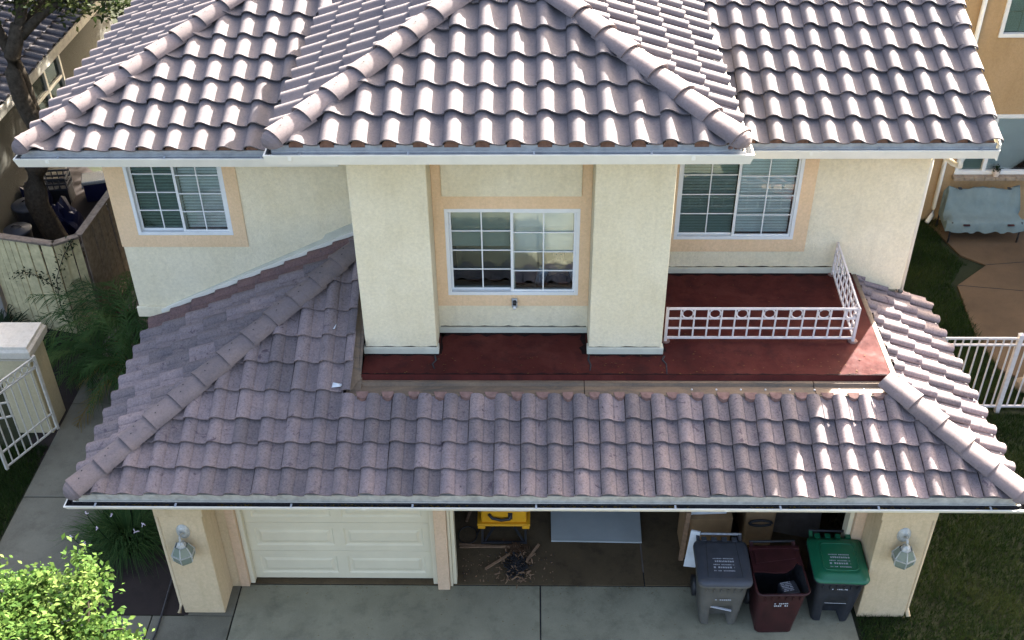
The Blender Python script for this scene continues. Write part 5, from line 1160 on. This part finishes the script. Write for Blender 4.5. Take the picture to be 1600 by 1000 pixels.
def strap_plant(loc, n, L, label, mat, cat, name, seed, spread=.5, w=.02, flowers=0):
    t = thing(name, label, cat, loc); g = random.Random(seed); mb = MB(); tone = []
    for i in range(n):
        az = g.uniform(0, 6.283); r0 = abs(g.gauss(0, spread*.35)); b = V3(r0*math.cos(az), r0*math.sin(az), 0); az2 = az+g.gauss(0, .5); d = V3(math.cos(az2), math.sin(az2), 0); l = L*g.uniform(.6, 1.1); el = g.uniform(.6, 1.35); side = V3(-d.y, d.x, 0)*w*.5; pr = []
        for k in range(6):
            s_ = k/5; p = b+d*(l*s_*math.cos(el))+V3(0, 0, l*(math.sin(el)*s_-.62*s_*s_*g.uniform(.8, 1.1))); p.z = max(p.z, .01); ww = side*(1-s_*.85); pr += [p-ww, p+ww]
        mb.add(pr, [(2*k, 2*k+1, 2*k+3, 2*k+2) for k in range(5)]); tone += [min(1, max(0, g.gauss(.45, .25)))]*12
    me = mb.mesh('blades', mat); at = me.attributes.new('tone', 'FLOAT', 'POINT'); at.data.foreach_set('value', tone[:len(me.vertices)]); link('blades', me, t)
    for i in range(flowers):
        a = g.uniform(0, 6.283); r_ = spread*g.uniform(.3, 1.5); x, y = r_*math.cos(a), r_*math.sin(a); h = L*g.uniform(.65, .95); fm = MB().tube([(x*.5, y*.5, 0), (x*.9, y*.9, h*.7), (x, y, h)], .004, 5); fm.build('flower_stalk', 'leaf_dark', t)
        fm = MB()
        for k in range(7): q = V3(g.gauss(0, .02), g.gauss(0, .02), g.gauss(0, .015)); fm.bar((x, y, h), V3(x, y, h)+q*1.0, .009, .005)
        fm.build('flower_head', 'flower', t)
    return t
strap_plant((-5.62, .75, 0), 1500, .92, 'dark grassy clump with small pale flowers in the planter', 'leaf_palm', 'plant', 'flower_clump', 2, .55, .013, 18)
strap_plant((-5.1, 1.6, 0), 800, .8, 'dark grassy clump close to the garage wall', 'leaf_dark', 'plant', 'grass_clump', 6, .4, .014)
strap_plant((-9.15, 5.25, 0), 130, 1.15, 'dark spiky flax plant in front of the beige fence', 'leaf_dark', 'plant', 'flax_plant', 11, .3, .045)
strap_plant((-8.35, 5.05, 0), 46, .95, 'thin arching flax in front of the beige fence boards', 'leaf_dark', 'plant', 'flax_plant', 12, .2, .03)
# climber on the fence
t = thing('climbing_vine', 'thin leafy vine trailing over the beige fence boards', 'plant', (-8.1, 5.42, 0))
mb = MB(); pts = [V3(.1, 0, .1), V3(.05, -.03, .7), V3(.12, -.03, 1.2), V3(.3, .08, 1.6), V3(.5, .2, 1.86)]; mb.tube(pts, .008, 5); mb.build('vine_stem', 'bark', t)
mb = MB(); pts2 = [V3(.08, -.02, 1.0), V3(-.15, -.02, 1.25), V3(-.45, .06, 1.3), V3(-.7, .12, 1.1)]; mb.tube(pts2, .006, 5); mb.build('vine_stem', 'bark', t)
allp = pts+pts2
def vpos(n, g):
    i = g.integers(0, len(allp)-1, n); i = np.where(i == 4, 3, i); f = g.random(n); P_ = np.array([tuple(q) for q in allp]); return P_[i]*(1-f)[:, None]+P_[i+1]*f[:, None]+g.normal(0, .05, (n, 3))*np.array([1, .4, 1])
leaves('vine_leaves', 260, vpos, .06, 'leaf_dark', t, seed=21)
# hose in the planter
t = thing('garden_hose', 'thin black hose crossing the planter and the walk', 'hose', (-4.78, -.9, .012))
MB().tube([(.02, 3.2, .02), (.0, 2.0, .02), (-.02, .9, .03), (.0, .3, .02), (.0, 0, .014), (-.06, -.5, .012), (-.25, -1.1, .012)], .014, 7).build('hose_pipe', 'black', t)

# neighbour house on the left: dark tile roof, white framed window
lh = thing('neighbour_house', 'left neighbour house with dark tile roof behind the big tree', 'house', (-9.95, 8, 0))
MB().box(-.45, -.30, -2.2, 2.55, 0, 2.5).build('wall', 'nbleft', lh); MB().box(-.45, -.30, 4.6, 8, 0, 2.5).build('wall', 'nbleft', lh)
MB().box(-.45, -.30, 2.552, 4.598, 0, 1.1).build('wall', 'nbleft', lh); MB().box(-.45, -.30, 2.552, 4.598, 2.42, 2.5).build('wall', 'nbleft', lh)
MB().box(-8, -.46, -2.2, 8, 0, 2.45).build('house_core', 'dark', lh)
w = bpy.data.objects.new('window', None); COL.objects.link(w); w.parent = lh; w.location = (-.33, 2.56, 1.11)
def ringx(y0, y1, z0, z1, wd, x0, x1):
    m = MB().ring(y0, y1, z0, z1, wd, x0, x1); m.v = [(b, a, c) for a, b, c in m.v]; return m
ringx(0, 2.03, 0, 1.3, .07, -.05, .06).build('window_frame', 'nbframe', w)
MB().box(-.03, .05, 1.12, 1.20, .072, 1.228).build('mullion', 'nbframe', w); MB().box(-.03, .045, .072, 1.118, .60, .67).build('mullion', 'nbframe', w); MB().box(-.03, .045, 1.202, 1.958, .60, .67).build('mullion', 'nbframe', w)
for a, b, c, d in ((.072, 1.118, .072, .598), (.072, 1.118, .672, 1.228), (1.202, 1.958, .072, .598), (1.202, 1.958, .672, 1.228)): MB().box(-.01, -.006, a, b, c, d).build('pane', 'screen', w)
lr = bpy.data.objects.new('roof', None); COL.objects.link(lr); lr.parent = lh
lt = []; p_ = .4; c_, s2 = 1/math.hypot(1, p_), p_/math.hypot(1, p_)
slope(lr, (.02, -2.3, 2.66), (0, 1, 0), (-c_, 0, s2), [[(0, 0), (10, 0), (10, 4.4), (0, 4.4)]], [i*.36 for i in range(13)], .1, .31, 'tile_dark', sink=lt)
vis_ = []; hid = []
for c in lt:
    P_ = project(Vector((-9.95, 8, 0))+(c[2] @ Vector((.15, .17, .03)))); (vis_ if -15 < P_[0] < 220 and -15 < P_[1] < 150 else hid).append(c)
for c in vis_[:300]: o = link('roof_tile', c[1], lr); o.matrix_local = c[2]
if hid or vis_[300:]: join_tiles('roof_tile_field', hid+vis_[300:], lh, lambda k: 'tile_dark')
panel(lr, [(0, -2.3, 2.66), (0, 7.7, 2.66), (-4.1, 7.7, 2.66+1.64), (-4.1, -2.3, 2.66+1.64)])
MB().box(.02, .05, -2.3, 7.7, 2.48, 2.68).build('fascia_board', 'fascia', lr)
MB().box(-.30, .02, -2.3, 7.7, 2.49, 2.51).build('soffit', 'fascia', lr)
#EOF2
